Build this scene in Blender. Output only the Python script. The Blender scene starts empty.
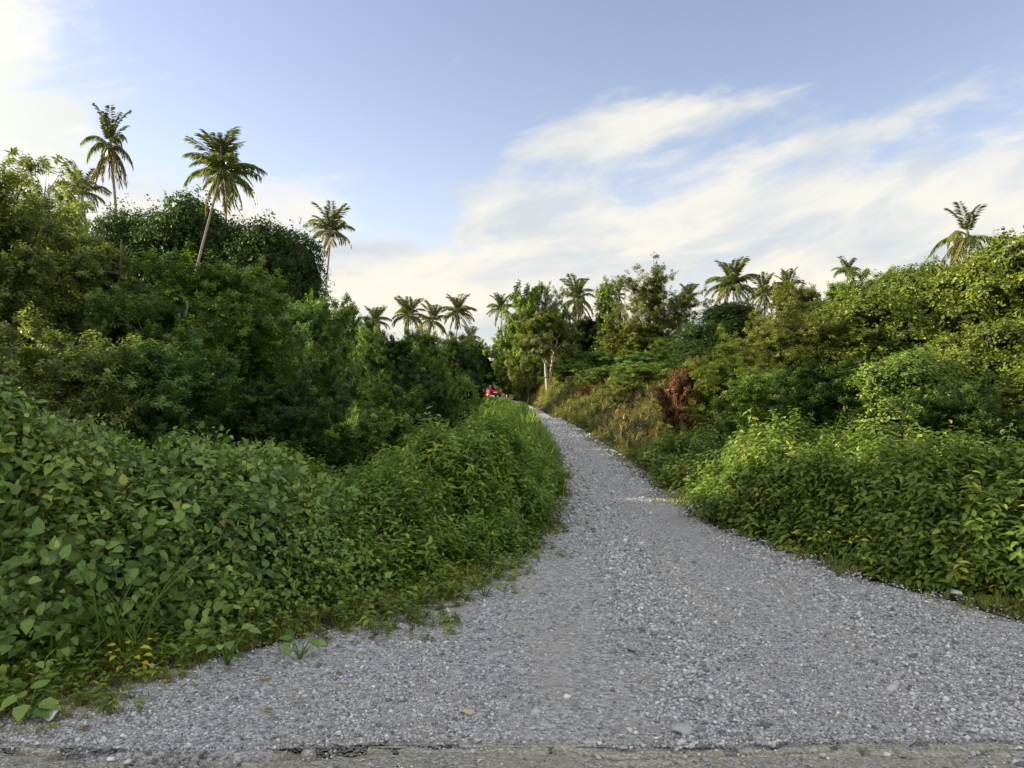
import bpy, bmesh, math, random
import numpy as np
from mathutils import Vector

S = bpy.context.scene
COL = S.collection
RAD = math.radians

# ------------------------------------------------------------------ camera
CAM_H = 1.75
FPX = 773.0                    # focal length in pixels of a 1024 wide frame
cam_d = bpy.data.cameras.new("camera")
cam = bpy.data.objects.new("camera", cam_d)
COL.objects.link(cam)
cam.location = (0, 0, CAM_H)
cam.rotation_euler = (RAD(90), 0, 0)
cam_d.sensor_width = 36.0
cam_d.lens = 36.0 * FPX / 1024.0
cam_d.clip_start = 0.05
cam_d.clip_end = 5000
S.camera = cam

# ------------------------------------------------------------------ light
SUN_AZ, SUN_EL = -80.0, 18.0   # degrees: azimuth from +Y (forward), negative = left
SUN_STRENGTH, SKY_STRENGTH, EXPOSURE = 4.2, 0.12, 1.9
S.view_settings.view_transform = 'Standard'
S.view_settings.look = 'None'
S.view_settings.gamma = 1.0
S.view_settings.use_curve_mapping = False
S.view_settings.exposure = EXPOSURE

sun_d = bpy.data.lights.new("sun", 'SUN')
sun_d.energy = SUN_STRENGTH
sun_d.angle = RAD(0.6)
sun_d.color = (1.0, 0.86, 0.66)
sun = bpy.data.objects.new("sun", sun_d)
COL.objects.link(sun)
sv = Vector((math.sin(RAD(SUN_AZ)) * math.cos(RAD(SUN_EL)), math.cos(RAD(SUN_AZ)) * math.cos(RAD(SUN_EL)), math.sin(RAD(SUN_EL))))
sun.rotation_euler = (-sv).to_track_quat('-Z', 'Y').to_euler()
sun.location = sv * 200


class NT:
    """small helper for writing node trees as expressions"""
    def __init__(self, tree):
        self.t = tree

    def n(self, kind, **kw):
        nd = self.t.nodes.new(kind)
        for k, v in kw.items():
            setattr(nd, k, v)
        return nd

    def put(self, sock, v):
        if hasattr(v, 'node'):
            self.t.links.new(v, sock)
        else:
            if isinstance(v, (tuple, list)) and len(v) == 3 and sock.type == 'RGBA':
                v = (*v, 1)
            sock.default_value = v

    def m(self, op, a, b=None, c=None, clamp=False):
        nd = self.n('ShaderNodeMath', operation=op, use_clamp=clamp)
        self.put(nd.inputs[0], a)
        if b is not None: self.put(nd.inputs[1], b)
        if c is not None: self.put(nd.inputs[2], c)
        return nd.outputs[0]

    def mix(self, f, a, b, blend='MIX'):
        nd = self.n('ShaderNodeMix', data_type='RGBA', blend_type=blend)
        self.put(nd.inputs[0], f); self.put(nd.inputs[6], a); self.put(nd.inputs[7], b)
        return nd.outputs[2]

    def smooth(self, v, lo, hi):
        nd = self.n('ShaderNodeMapRange', interpolation_type='SMOOTHSTEP')
        self.put(nd.inputs[0], v); nd.inputs[1].default_value = lo; nd.inputs[2].default_value = hi
        return nd.outputs[0]

    def noise(self, vec, scale, detail=4, rough=.55, dist=0.0):
        nd = self.n('ShaderNodeTexNoise')
        if vec is not None: self.put(nd.inputs['Vector'], vec)
        nd.inputs['Scale'].default_value = scale; nd.inputs['Detail'].default_value = detail
        nd.inputs['Roughness'].default_value = rough; nd.inputs['Distortion'].default_value = dist
        return nd.outputs[0]

    def ramp(self, f, stops):
        nd = self.n('ShaderNodeValToRGB')
        e = nd.color_ramp.elements
        while len(e) < len(stops): e.new(0.5)
        for el, (p, c) in zip(e, stops):
            el.position = p; el.color = (*c, 1)
        self.put(nd.inputs[0], f)
        return nd.outputs[0]

    def xyz(self, x, y, z):
        nd = self.n('ShaderNodeCombineXYZ')
        self.put(nd.inputs[0], x); self.put(nd.inputs[1], y); self.put(nd.inputs[2], z)
        return nd.outputs[0]


def build_world():
    w = bpy.data.worlds.new("World")
    S.world = w
    w.use_nodes = True
    T = NT(w.node_tree)
    w.node_tree.nodes.clear()
    sky = T.n('ShaderNodeTexSky', sky_type='NISHITA', sun_disc=False)
    sky.sun_elevation = RAD(SUN_EL); sky.sun_rotation = RAD(SUN_AZ)
    sky.air_density = 1.0; sky.dust_density = 0.6; sky.ozone_density = 2.0
    tc = T.n('ShaderNodeTexCoord')
    sp = T.n('ShaderNodeSeparateXYZ'); T.put(sp.inputs[0], tc.outputs['Generated'])
    x, y, z = sp.outputs
    az = T.m('ARCTAN2', x, y)
    el = T.m('ARCSINE', z)
    # clouds: where they hang in the sky, as azimuth and elevation (radians)
    def blob(a, e, sa, se, rot=0.0):
        c, s = math.cos(rot), math.sin(rot)
        da, de = T.m('SUBTRACT', az, a), T.m('SUBTRACT', el, e)
        u = T.m('DIVIDE', T.m('ADD', T.m('MULTIPLY', da, c), T.m('MULTIPLY', de, s)), sa)
        v = T.m('DIVIDE', T.m('SUBTRACT', T.m('MULTIPLY', de, c), T.m('MULTIPLY', da, s)), se)
        r2 = T.m('ADD', T.m('MULTIPLY', u, u), T.m('MULTIPLY', v, v))
        return T.m('EXPONENT', T.m('MULTIPLY', r2, -1.0))
    field = None
    for args, amp in CLOUDS:
        b = T.m('MULTIPLY', blob(*args), amp)
        field = b if field is None else T.m('ADD', field, b)
    # streaky cirrus noise, rising to the right
    c, s = math.cos(.22), math.sin(.22)
    u = T.m('ADD', T.m('MULTIPLY', az, c), T.m('MULTIPLY', el, s))
    v = T.m('SUBTRACT', T.m('MULTIPLY', el, c), T.m('MULTIPLY', az, s))
    n1 = T.noise(T.xyz(T.m('MULTIPLY', u, 2.2), T.m('MULTIPLY', v, 7.5), 3.1), 1.6, 9, .62, .55)
    n2 = T.noise(T.xyz(T.m('MULTIPLY', az, 4.0), T.m('MULTIPLY', el, 7.0), 9.4), 1.7, 7, .6, .3)
    nn = T.m('ADD', T.m('MULTIPLY', n1, .65), T.m('MULTIPLY', n2, .35))
    dens = T.smooth(T.m('ADD', field, T.m('MULTIPLY', T.m('SUBTRACT', nn, .5), 3.2)), .34, .95)
    dens = T.m('MULTIPLY', dens, .9)
    n3 = T.noise(T.xyz(T.m('MULTIPLY', u, 3.0), T.m('MULTIPLY', v, 9.0), 21.0), 1.8, 6, .55, .3)
    warm = T.smooth(el, .02, .30)
    ccol = T.mix(warm, CLOUD_LOW, CLOUD_HIGH)
    ccol = T.mix(T.m('MULTIPLY', T.smooth(n3, .38, .64), .85), ccol, CLOUD_GREY)
    # the air near the sun side is brighter
    glow = T.smooth(az, -.30, -.72)
    ccol = T.mix(T.m('MULTIPLY', glow, .8), ccol, CLOUD_SUN)
    veil = T.m('ADD', T.m('MULTIPLY', T.smooth(el, .30, .0), .42), T.m('MULTIPLY', T.m('MULTIPLY', glow, T.smooth(el, .55, .2)), .35), clamp=True)
    skyc = T.mix(1.0, sky.outputs[0], SKY_TINT, 'MULTIPLY')
    base = T.mix(veil, skyc, VEIL)
    # clouds overhead and behind are unseen, added and brightened as fill light
    back = T.m('MAXIMUM', T.smooth(y, .25, -.35), T.smooth(el, .62, 1.05))
    ccol = T.mix(back, ccol, CLOUD_FILL)
    col = T.mix(dens, base, ccol)
    bg = T.n('ShaderNodeBackground'); T.put(bg.inputs[0], col); bg.inputs[1].default_value = SKY_STRENGTH
    out = T.n('ShaderNodeOutputWorld'); T.put(out.inputs[0], bg.outputs[0])


# cloud banks: ((azimuth, elevation, half width, half height, tilt), strength)
CLOUDS = [((.44, .20, .40, .115, .02), 1.12),
          ((.05, .19, .09, .09, .6), .65),
          ((.13, .312, .17, .035, .12), .85),
          ((-.15, .09, .25, .10, 0), 1.1),
          ((-.68, .26, .19, .24, 0), 1.5),
          ((-.34, .16, .16, .09, .2), .8),
          ((.30, .05, .6, .07, 0), .5),
          ((2.4, .5, .9, .5, 0), 1.2), ((-2.4, .5, .9, .5, 0), 1.2), ((0, 1.35, 9, .45, 0), .8)]  # last row: unseen clouds added behind and overhead to lift the ambient light
CLOUD_HIGH, CLOUD_LOW, CLOUD_GREY, CLOUD_SUN = (2.2, 2.13, 1.93), (2.35, 2.16, 1.78), (1.42, 1.58, 1.72), (2.65, 2.6, 2.2)
CLOUD_FILL = (4.2, 4.1, 3.9)  # brightness of the added out-of-view clouds, raised for fill
VEIL = (1.26, 1.52, 1.78)
SKY_TINT = (.77, .585, .53)
build_world()

# ------------------------------------------------------------------ mesh helpers
def unit(v):
    return v / np.maximum(np.linalg.norm(v, axis=-1, keepdims=True), 1e-9)


class MB:
    """collects triangles with a per-face tint (0..1) and a material slot"""
    def __init__(self):
        self.v, self.f, self.t, self.mi, self.n = [], [], [], [], 0

    def add(self, v, f, tint=0.5, mi=0):
        v = np.asarray(v, np.float32).reshape(-1, 3); f = np.asarray(f, np.int32).reshape(-1, 3)
        self.v.append(v); self.f.append(f + self.n); self.n += len(v)
        self.t.append(np.broadcast_to(np.asarray(tint, np.float32), (len(f),)))
        self.mi.append(np.full(len(f), mi, np.int32))

    def mesh(self, name, mats, smooth=False):
        v = np.concatenate(self.v); f = np.concatenate(self.f); t = np.concatenate(self.t); mi = np.concatenate(self.mi)
        me = bpy.data.meshes.new(name)
        me.vertices.add(len(v)); me.vertices.foreach_set('co', v.ravel())
        me.loops.add(len(f) * 3); me.loops.foreach_set('vertex_index', f.ravel())
        me.polygons.add(len(f))
        me.polygons.foreach_set('loop_start', np.arange(0, len(f) * 3, 3, dtype=np.int32))
        me.polygons.foreach_set('loop_total', np.full(len(f), 3, np.int32))
        if smooth: me.polygons.foreach_set('use_smooth', np.ones(len(f), bool))
        for m in (mats if isinstance(mats, (list, tuple)) else [mats]): me.materials.append(m)
        me.polygons.foreach_set('material_index', mi)
        me.update(calc_edges=True)
        a = me.attributes.new('tint', 'FLOAT', 'FACE'); a.data.foreach_set('value', t.astype(np.float32))
        return me


def link(name, me, parent=None, loc=(0, 0, 0)):
    o = bpy.data.objects.new(name, me); COL.objects.link(o); o.location = loc
    if parent is not None: o.parent = parent
    return o


def tag(o, label=None, cat=None, group=None, kind=None):
    if label: o['label'] = label
    if cat: o['category'] = cat
    if group: o['group'] = group
    if kind: o['kind'] = kind
    return o


def empty(name, loc, label, cat, group=None, rz=0.0):
    o = bpy.data.objects.new(name, None); COL.objects.link(o); o.location = loc; o.rotation_euler = (0, 0, rz)
    o.empty_display_size = .3
    return tag(o, label, cat, group)


LEAF_NEAR_V = np.array([(0, 0, 0), (0, .35, -.04), (0, .7, -.03), (0, 1, -.12), (-.42, .22, .07), (-.38, .58, .06), (.42, .22, .07), (.38, .58, .06)], np.float32)
LEAF_NEAR_F = np.array([(0, 1, 4), (1, 5, 4), (1, 2, 5), (2, 3, 5), (0, 6, 1), (1, 6, 7), (1, 7, 2), (2, 7, 3)], np.int32)
LEAF_FAR_V = np.array([(0, 0, 0), (-.5, .45, .10), (0, 1, -.05), (.5, .45, .10)], np.float32)
LEAF_FAR_F = np.array([(0, 2, 1), (0, 3, 2)], np.int32)


def leaves(mb, P, T, N, L, W, tint, near=False, mi=0):
    """one leaf per row: base point, direction, upper normal, length, width"""
    V, F = (LEAF_NEAR_V, LEAF_NEAR_F) if near else (LEAF_FAR_V, LEAF_FAR_F)
    n = len(P)
    Y = unit(np.asarray(T, np.float32)); X = unit(np.cross(Y, N)); Z = np.cross(X, Y)
    L = np.broadcast_to(L, (n,))[:, None, None]; W = np.broadcast_to(W, (n,))[:, None, None]
    co = np.asarray(P)[:, None, :] + X[:, None, :] * V[None, :, 0:1] * W + Y[:, None, :] * V[None, :, 1:2] * L + Z[:, None, :] * V[None, :, 2:3] * L
    f = F[None] + (np.arange(n) * len(V))[:, None, None]
    mb.add(co, f, np.repeat(np.broadcast_to(tint, (n,)), len(F)), mi)


def tube(mb, pts, rad, sides=7, tint=0.5, mi=0):
    pts = np.asarray(pts, np.float64); k = len(pts)
    rad = np.broadcast_to(rad, (k,))
    d = unit(np.gradient(pts, axis=0))
    ref = np.array([0.0, 1, 0]) if abs(d[0, 1]) < .9 else np.array([1.0, 0, 0])
    a = unit(np.cross(d, ref)); b = np.cross(d, a)
    th = np.linspace(0, 2 * np.pi, sides, endpoint=False)
    ring = pts[:, None] + (a[:, None] * np.cos(th)[None, :, None] + b[:, None] * np.sin(th)[None, :, None]) * rad[:, None, None]
    i = np.arange(k - 1)[:, None] * sides; j = np.arange(sides)[None]; j2 = (j + 1) % sides
    q = np.stack([i + j, i + j2, i + sides + j2, i + sides + j], -1).reshape(-1, 4)
    f = np.concatenate([q[:, [0, 1, 2]], q[:, [0, 2, 3]]])
    top = np.array([[(k - 1) * sides, (k - 1) * sides + m, (k - 1) * sides + m + 1] for m in range(1, sides - 1)])
    mb.add(ring, np.concatenate([f, top]), tint, mi)


def rdir(rng, n):
    return unit(rng.normal(size=(n, 3)))


_ico = {}
def ico(sub):
    if sub not in _ico:
        bm = bmesh.new(); bmesh.ops.create_icosphere(bm, subdivisions=sub, radius=1)
        bm.verts.ensure_lookup_table()
        _ico[sub] = (np.array([v.co[:] for v in bm.verts], np.float32), np.array([[v.index for v in f.verts] for f in bm.faces], np.int32))
        bm.free()
    return _ico[sub]


# cheap smooth 2-D value noise for terrain and thicket tops
_R = np.random.default_rng(7).random((64, 64))
def vnoise(x, y):
    xi = np.floor(x).astype(int); yi = np.floor(y).astype(int); fx = x - xi; fy = y - yi
    fx = fx * fx * (3 - 2 * fx); fy = fy * fy * (3 - 2 * fy)
    g = lambda a, b: _R[a & 63, b & 63]
    return (g(xi, yi) * (1 - fx) + g(xi + 1, yi) * fx) * (1 - fy) + (g(xi, yi + 1) * (1 - fx) + g(xi + 1, yi + 1) * fx) * fy
def fbm(x, y, o=3):
    s, a, t = 0, 1, 0
    for k in range(o):
        s = s + a * vnoise(x * 2 ** k + 13.7 * k, y * 2 ** k + 5.1 * k); t += a; a *= .5
    return s / t
def sstep(v, lo, hi):
    t = np.clip((v - lo) / (hi - lo), 0, 1); return t * t * (3 - 2 * t)


# ------------------------------------------------------------------ materials
def leaf_mat(name, stops, gain=1.0, trans=.34, rough=.5, spec=.22, back=1.4):
    m = bpy.data.materials.new(name); m.use_nodes = True
    T = NT(m.node_tree); m.node_tree.nodes.clear()
    at = T.n('ShaderNodeAttribute', attribute_name='tint')
    oi = T.n('ShaderNodeObjectInfo')
    f = T.m('ADD', T.m('MULTIPLY', at.outputs['Fac'], .92), T.m('MULTIPLY', oi.outputs['Random'], .08))
    stops = [(q, tuple(min(.6, a * b) for a, b in zip(c, (1.78 * gain, 1.68 * gain, 1.3 * gain)))) for q, c in stops]
    col = T.ramp(f, stops)
    geo = T.n('ShaderNodeNewGeometry')
    n = T.noise(geo.outputs['Position'], 1.3, 3)
    hue = T.n('ShaderNodeHueSaturation'); T.put(hue.inputs['Color'], col)
    T.put(hue.inputs['Hue'], T.m('ADD', .485, T.m('MULTIPLY', n, .03)))
    T.put(hue.inputs['Value'], T.m('ADD', .75, T.m('MULTIPLY', n, .5)))
    col = hue.outputs[0]
    p = T.n('ShaderNodeBsdfPrincipled')
    T.put(p.inputs['Base Color'], col); p.inputs['Roughness'].default_value = rough
    p.inputs['Specular IOR Level'].default_value = spec
    tr = T.n('ShaderNodeBsdfTranslucent')
    T.put(tr.inputs[0], T.mix(1.0, col, (back, back * 1.02, back * .55), 'MULTIPLY'))
    mx = T.n('ShaderNodeMixShader'); mx.inputs[0].default_value = trans
    T.put(mx.inputs[1], p.outputs[0]); T.put(mx.inputs[2], tr.outputs[0])
    o = T.n('ShaderNodeOutputMaterial'); T.put(o.inputs[0], mx.outputs[0])
    return m


def plain_mat(name, c1, c2, scale=6, rough=.8, spec=.2, bump=.0, metal=0.0):
    m = bpy.data.materials.new(name); m.use_nodes = True
    T = NT(m.node_tree); p = m.node_tree.nodes['Principled BSDF']
    geo = T.n('ShaderNodeNewGeometry')
    n = T.noise(geo.outputs['Position'], scale, 6, .6)
    T.put(p.inputs['Base Color'], T.ramp(n, [(.3, c1), (.7, c2)]))
    p.inputs['Roughness'].default_value = rough; p.inputs['Specular IOR Level'].default_value = spec; p.inputs['Metallic'].default_value = metal
    if bump:
        b = T.n('ShaderNodeBump'); b.inputs['Strength'].default_value = bump; b.inputs['Distance'].default_value = .05
        T.put(b.inputs['Height'], T.noise(geo.outputs['Position'], scale * 3, 6, .65)); T.put(p.inputs['Normal'], b.outputs[0])
    return m


M = {}
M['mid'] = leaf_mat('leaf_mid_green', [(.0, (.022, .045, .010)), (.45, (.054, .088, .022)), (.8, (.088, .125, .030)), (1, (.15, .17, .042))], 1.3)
M['olive'] = leaf_mat('leaf_olive', [(.0, (.032, .045, .014)), (.45, (.068, .088, .024)), (.8, (.115, .135, .036)), (1, (.19, .19, .06))])
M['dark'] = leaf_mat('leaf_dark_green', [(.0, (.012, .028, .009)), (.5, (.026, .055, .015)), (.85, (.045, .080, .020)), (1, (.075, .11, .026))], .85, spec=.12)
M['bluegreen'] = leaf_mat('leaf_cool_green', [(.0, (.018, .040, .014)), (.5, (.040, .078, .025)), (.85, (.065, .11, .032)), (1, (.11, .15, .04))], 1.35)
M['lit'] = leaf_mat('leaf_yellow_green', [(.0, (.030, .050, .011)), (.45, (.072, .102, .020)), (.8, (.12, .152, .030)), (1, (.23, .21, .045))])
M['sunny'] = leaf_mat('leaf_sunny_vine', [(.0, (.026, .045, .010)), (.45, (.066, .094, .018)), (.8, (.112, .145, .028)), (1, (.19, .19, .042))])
M['vine'] = leaf_mat('leaf_vine', [(.0, (.020, .042, .014)), (.45, (.060, .106, .032)), (.8, (.105, .158, .044)), (.93, (.17, .21, .055)), (1, (.27, .26, .04))], trans=.2, rough=.5)
M['hedgeweed'] = leaf_mat('leaf_hedge_weed', [(.0, (.030, .050, .014)), (.45, (.060, .098, .022)), (.8, (.098, .142, .030)), (.95, (.15, .18, .04)), (1, (.28, .27, .05))], trans=.3)
M['weed'] = leaf_mat('leaf_weed', [(.0, (.028, .056, .014)), (.45, (.060, .108, .022)), (.8, (.100, .155, .032)), (.95, (.15, .20, .04)), (1, (.28, .28, .05))], trans=.32)
M['greyolive'] = leaf_mat('leaf_grey_olive', [(.0, (.030, .044, .018)), (.45, (.060, .082, .030)), (.8, (.100, .125, .042)), (1, (.16, .17, .06))], 1.4)
M['bankweed'] = leaf_mat('leaf_bank_weed', [(.0, (.030, .038, .014)), (.45, (.062, .074, .024)), (.8, (.095, .105, .034)), (1, (.16, .15, .05))], trans=.3)
M['grass'] = leaf_mat('blade_grass', [(.0, (.045, .065, .016)), (.5, (.085, .115, .028)), (.85, (.13, .155, .04)), (1, (.24, .19, .08))], trans=.3)
M['dry'] = leaf_mat('blade_dry', [(.0, (.05, .035, .02)), (.45, (.080, .068, .034)), (.8, (.115, .105, .042)), (1, (.22, .18, .09))], trans=.25)
M['rust'] = leaf_mat('leaf_dead_rust', [(.0, (.04, .023, .012)), (.5, (.088, .047, .021)), (.85, (.13, .078, .034)), (1, (.18, .125, .06))], trans=.2)
M['yellow'] = leaf_mat('leaf_yellow', [(.0, (.14, .15, .02)), (.5, (.24, .22, .03)), (1, (.32, .28, .04))], trans=.25)
M['palm'] = leaf_mat('frond_green', [(.0, (.050, .072, .030)), (.5, (.090, .118, .050)), (.85, (.13, .155, .066)), (1, (.19, .19, .08))], trans=.34, rough=.4, spec=.4)
M['palmdead'] = leaf_mat('frond_dead', [(.0, (.06, .045, .022)), (.5, (.12, .11, .065)), (1, (.21, .185, .11))], trans=.3)
M['bark'] = plain_mat('bark_brown', (.055, .045, .033), (.14, .12, .095), 5, .9, .1, .5)
M['palebark'] = plain_mat('bark_pale', (.26, .23, .18), (.48, .44, .36), 4, .85, .1, .3)
M['palmbark'] = plain_mat('bark_palm', (.16, .14, .11), (.32, .29, .24), 4, .9, .1, .4)
M['litter'] = plain_mat('dark_core_shade', (.014, .018, .008), (.032, .034, .016), 7, .95, .05, .5)  # near-black cores: stems and litter, darkened to stand for shade between leaves

# ------------------------------------------------------------------ layout: edges of the gravel track (x, y)
EL = np.array([(-60, 3.55), (-9, 3.70), (-2.55, 3.80), (-2.1, 4.35), (-1.3, 4.8), (-.58, 5.5), (.07, 6.5), (.54, 8.2), (.74, 10), (.92, 13), (1.05, 18), (1.13, 23), (1.2, 30), (1.1, 44), (.3, 60), (-1.5, 80), (-5, 112), (-14, 150), (-60, 260)], float)
ER = np.array([(60, 3.55), (12, 3.9), (5.2, 4.6), (4.05, 5.2), (3.63, 5.75), (3.44, 6.18), (3.1, 6.85), (2.76, 8), (2.53, 9), (2.42, 10.6), (2.36, 13), (2.4, 18), (2.4, 27), (2.2, 38), (1.95, 47), (1.45, 61), (.2, 82), (-2.6, 115), (-11, 155), (-57, 265)], float)


def side(x, y, E, sgn):
    """signed distance to an edge, positive on the vegetated side"""
    d2 = np.full(np.shape(x), 1e18)
    for (ax, ay), (bx, by) in zip(E[:-1], E[1:]):
        t = np.clip(((x - ax) * (bx - ax) + (y - ay) * (by - ay)) / ((bx - ax) ** 2 + (by - ay) ** 2), 0, 1)
        d2 = np.minimum(d2, (x - ax - t * (bx - ax)) ** 2 + (y - ay - t * (by - ay)) ** 2)
    d = np.sqrt(d2)
    xe = np.interp(y, E[:, 1], E[:, 0])
    inside = ((x - xe) * sgn > 0) & (y > E[0, 1])
    return np.where(inside, d, -d)
sl_ = lambda x, y: side(x, y, EL, -1)
sr_ = lambda x, y: side(x, y, ER, 1)


def ground_z(x, y):
    x = np.asarray(x, float); y = np.asarray(y, float)
    sl, sr = sl_(x, y), sr_(x, y)
    A = np.interp(y, [8, 25, 60, 90, 130], [.15, .9, 2.2, 2.2, .6])
    bw = np.interp(y, [8, 40, 58, 95], [5.5, 4.6, 2.6, 2.6])
    z = A * sstep(sr, .2, bw) + .07 * np.clip(sr - 4, 0, 40)
    z = z + .05 * np.clip(sl - 2, 0, 40)
    z = z + (fbm(x * .5, y * .5) - .5) * .25 * np.clip(np.maximum(sl, sr) - .3, 0, 1.5) / 1.5
    road = (sl < 0) & (sr < 0)
    return np.where(road, np.where(y < 3.75, -.15, -.03), np.maximum(z, -.03) * np.clip((np.maximum(sl, sr) - .35) / .4, 0, 1) - .03 * (1 - np.clip((np.maximum(sl, sr) - .35) / .4, 0, 1)))


def gz(x, y):
    return float(ground_z(np.array([x]), np.array([y]))[0])


def at(px, d):
    return (px - 512) / FPX * d


def zat(py, d):
    return CAM_H + (384 - py) / FPX * d


# ------------------------------------------------------------------ ground sheet
def grid_mesh(xs, ys, zf):
    X, Y = np.meshgrid(xs, ys)
    Z = zf(X, Y)
    v = np.stack([X, Y, Z], -1).reshape(-1, 3)
    nx = len(xs)
    i = (np.arange(len(ys) - 1)[:, None] * nx + np.arange(nx - 1)[None]).ravel()
    f = np.concatenate([np.stack([i, i + 1, i + nx + 1], -1), np.stack([i, i + nx + 1, i + nx], -1)])
    return v, f


def build_ground():
    xs = np.unique(np.concatenate([np.linspace(-900, -60, 15), np.linspace(-60, -12, 33), np.linspace(-12, 12, 97), np.linspace(12, 60, 33), np.linspace(60, 900, 15)]))
    ys = np.unique(np.concatenate([np.linspace(-300, -10, 8), np.linspace(-10, 3, 14), np.linspace(3, 30, 109), np.linspace(30, 140, 90), np.linspace(140, 1800, 25)]))
    v, f = grid_mesh(xs, ys, ground_z)
    mb = MB(); mb.add(v, f)
    m = bpy.data.materials.new('soil_and_grass'); m.use_nodes = True
    T = NT(m.node_tree); p = m.node_tree.nodes['Principled BSDF']
    geo = T.n('ShaderNodeNewGeometry')
    n = T.noise(geo.outputs['Position'], 1.1, 8, .65); n2 = T.noise(geo.outputs['Position'], 14, 5, .6)
    c = T.mix(T.smooth(n, .38, .62), (.055, .045, .026), (.05, .062, .02))
    c = T.mix(T.m('MULTIPLY', T.smooth(n2, .45, .7), .6), c, (.13, .115, .07))
    T.put(p.inputs['Base Color'], c); p.inputs['Roughness'].default_value = .95; p.inputs['Specular IOR Level'].default_value = .1
    b = T.n('ShaderNodeBump'); b.inputs['Strength'].default_value = .7; b.inputs['Distance'].default_value = .05; T.put(b.inputs['Height'], n2); T.put(p.inputs['Normal'], b.outputs[0])
    tag(link('ground', mb.mesh('ground', m, True)), 'soil and low growth under the bushes and trees on both sides', 'ground', kind='structure')


def road_z(x, y):
    return .012 * np.sin(x * 1.7 + .6) * np.clip((y - 4) / 3, 0, 1) + (fbm(x * 1.3 + 40, y * .9) - .5) * .05 * np.clip((y - 3.9) / 1.5, 0, 1) + .006 - .10 * (1 - sstep(y, asphalt_edge(x) - .05, asphalt_edge(x) - .01))


def wheel_tracks(x, y):
    """1 in the two packed wheel tracks, 0 on the loose stone"""
    xc = (np.interp(y, EL[:, 1], EL[:, 0]) + np.interp(y, ER[:, 1], ER[:, 0])) / 2
    xc = np.where(y < 9, 1.55 + (y - 9) * .06, xc); hw = np.interp(y, [3.7, 9, 14, 30], [1.0, .62, .42, .36])
    w = np.interp(y, [3.7, 9, 20], [.42, .27, .17])
    e = x - xc + .25 * (fbm(y * .5 + 3, y * 0 + 2.2, 2) - .5)
    t = np.exp(-((e - hw) / w) ** 2) + np.exp(-((e + hw) / w) ** 2)
    return np.clip(t * (.55 + .9 * (fbm(x * 1.1 + 7, y * .5, 2) - .3)), 0, 1)


def gravel_material():
    m = bpy.data.materials.new('crushed_stone'); m.use_nodes = True
    T = NT(m.node_tree); p = m.node_tree.nodes['Principled BSDF']
    geo = T.n('ShaderNodeNewGeometry'); P = geo.outputs['Position']
    v1 = T.n('ShaderNodeTexVoronoi'); T.put(v1.inputs['Vector'], P); v1.inputs['Scale'].default_value = 42
    v2 = T.n('ShaderNodeTexVoronoi'); T.put(v2.inputs['Vector'], P); v2.inputs['Scale'].default_value = 95
    sp = T.n('ShaderNodeSeparateColor'); T.put(sp.inputs[0], v1.outputs['Color'])
    sp2 = T.n('ShaderNodeSeparateColor'); T.put(sp2.inputs[0], v2.outputs['Color'])
    t = T.m('ADD', T.m('MULTIPLY', sp.outputs[0], .55), T.m('MULTIPLY', sp2.outputs[0], .45))
    c = T.ramp(t, [(.12, (.10, .102, .107)), (.5, (.285, .29, .297)), (.82, (.44, .445, .45)), (1, (.62, .62, .61))])
    n = T.noise(P, .9, 6, .6); n2 = T.noise(P, 3.1, 6, .65)
    st = T.n('ShaderNodeVectorMath', operation='MULTIPLY'); T.put(st.inputs[0], P); st.inputs[1].default_value = (1.5, .22, 1)
    n = T.noise(st.outputs[0], 1.0, 6, .6)
    dust = T.m('MULTIPLY', T.smooth(T.m('ADD', T.m('MULTIPLY', n, .6), T.m('MULTIPLY', n2, .4)), .46, .60), .72)
    wt = T.n('ShaderNodeAttribute', attribute_name='tint')
    dust = T.m('MAXIMUM', dust, T.m('MULTIPLY', wt.outputs['Fac'], .30))
    c = T.mix(dust, c, (.32, .305, .265))
    c = T.mix(T.m('MULTIPLY', T.smooth(n2, .58, .72), .5), c, (.17, .16, .14))
    T.put(p.inputs['Base Color'], c); p.inputs['Roughness'].default_value = .9; p.inputs['Specular IOR Level'].default_value = .2
    b = T.n('ShaderNodeBump'); b.inputs['Strength'].default_value = .9; b.inputs['Distance'].default_value = .02
    T.put(b.inputs['Height'], T.m('ADD', T.m('MULTIPLY', v1.outputs['Distance'], -.8), T.m('MULTIPLY', v2.outputs['Distance'], -.5)))
    T.put(p.inputs['Normal'], b.outputs[0])
    return m


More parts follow.
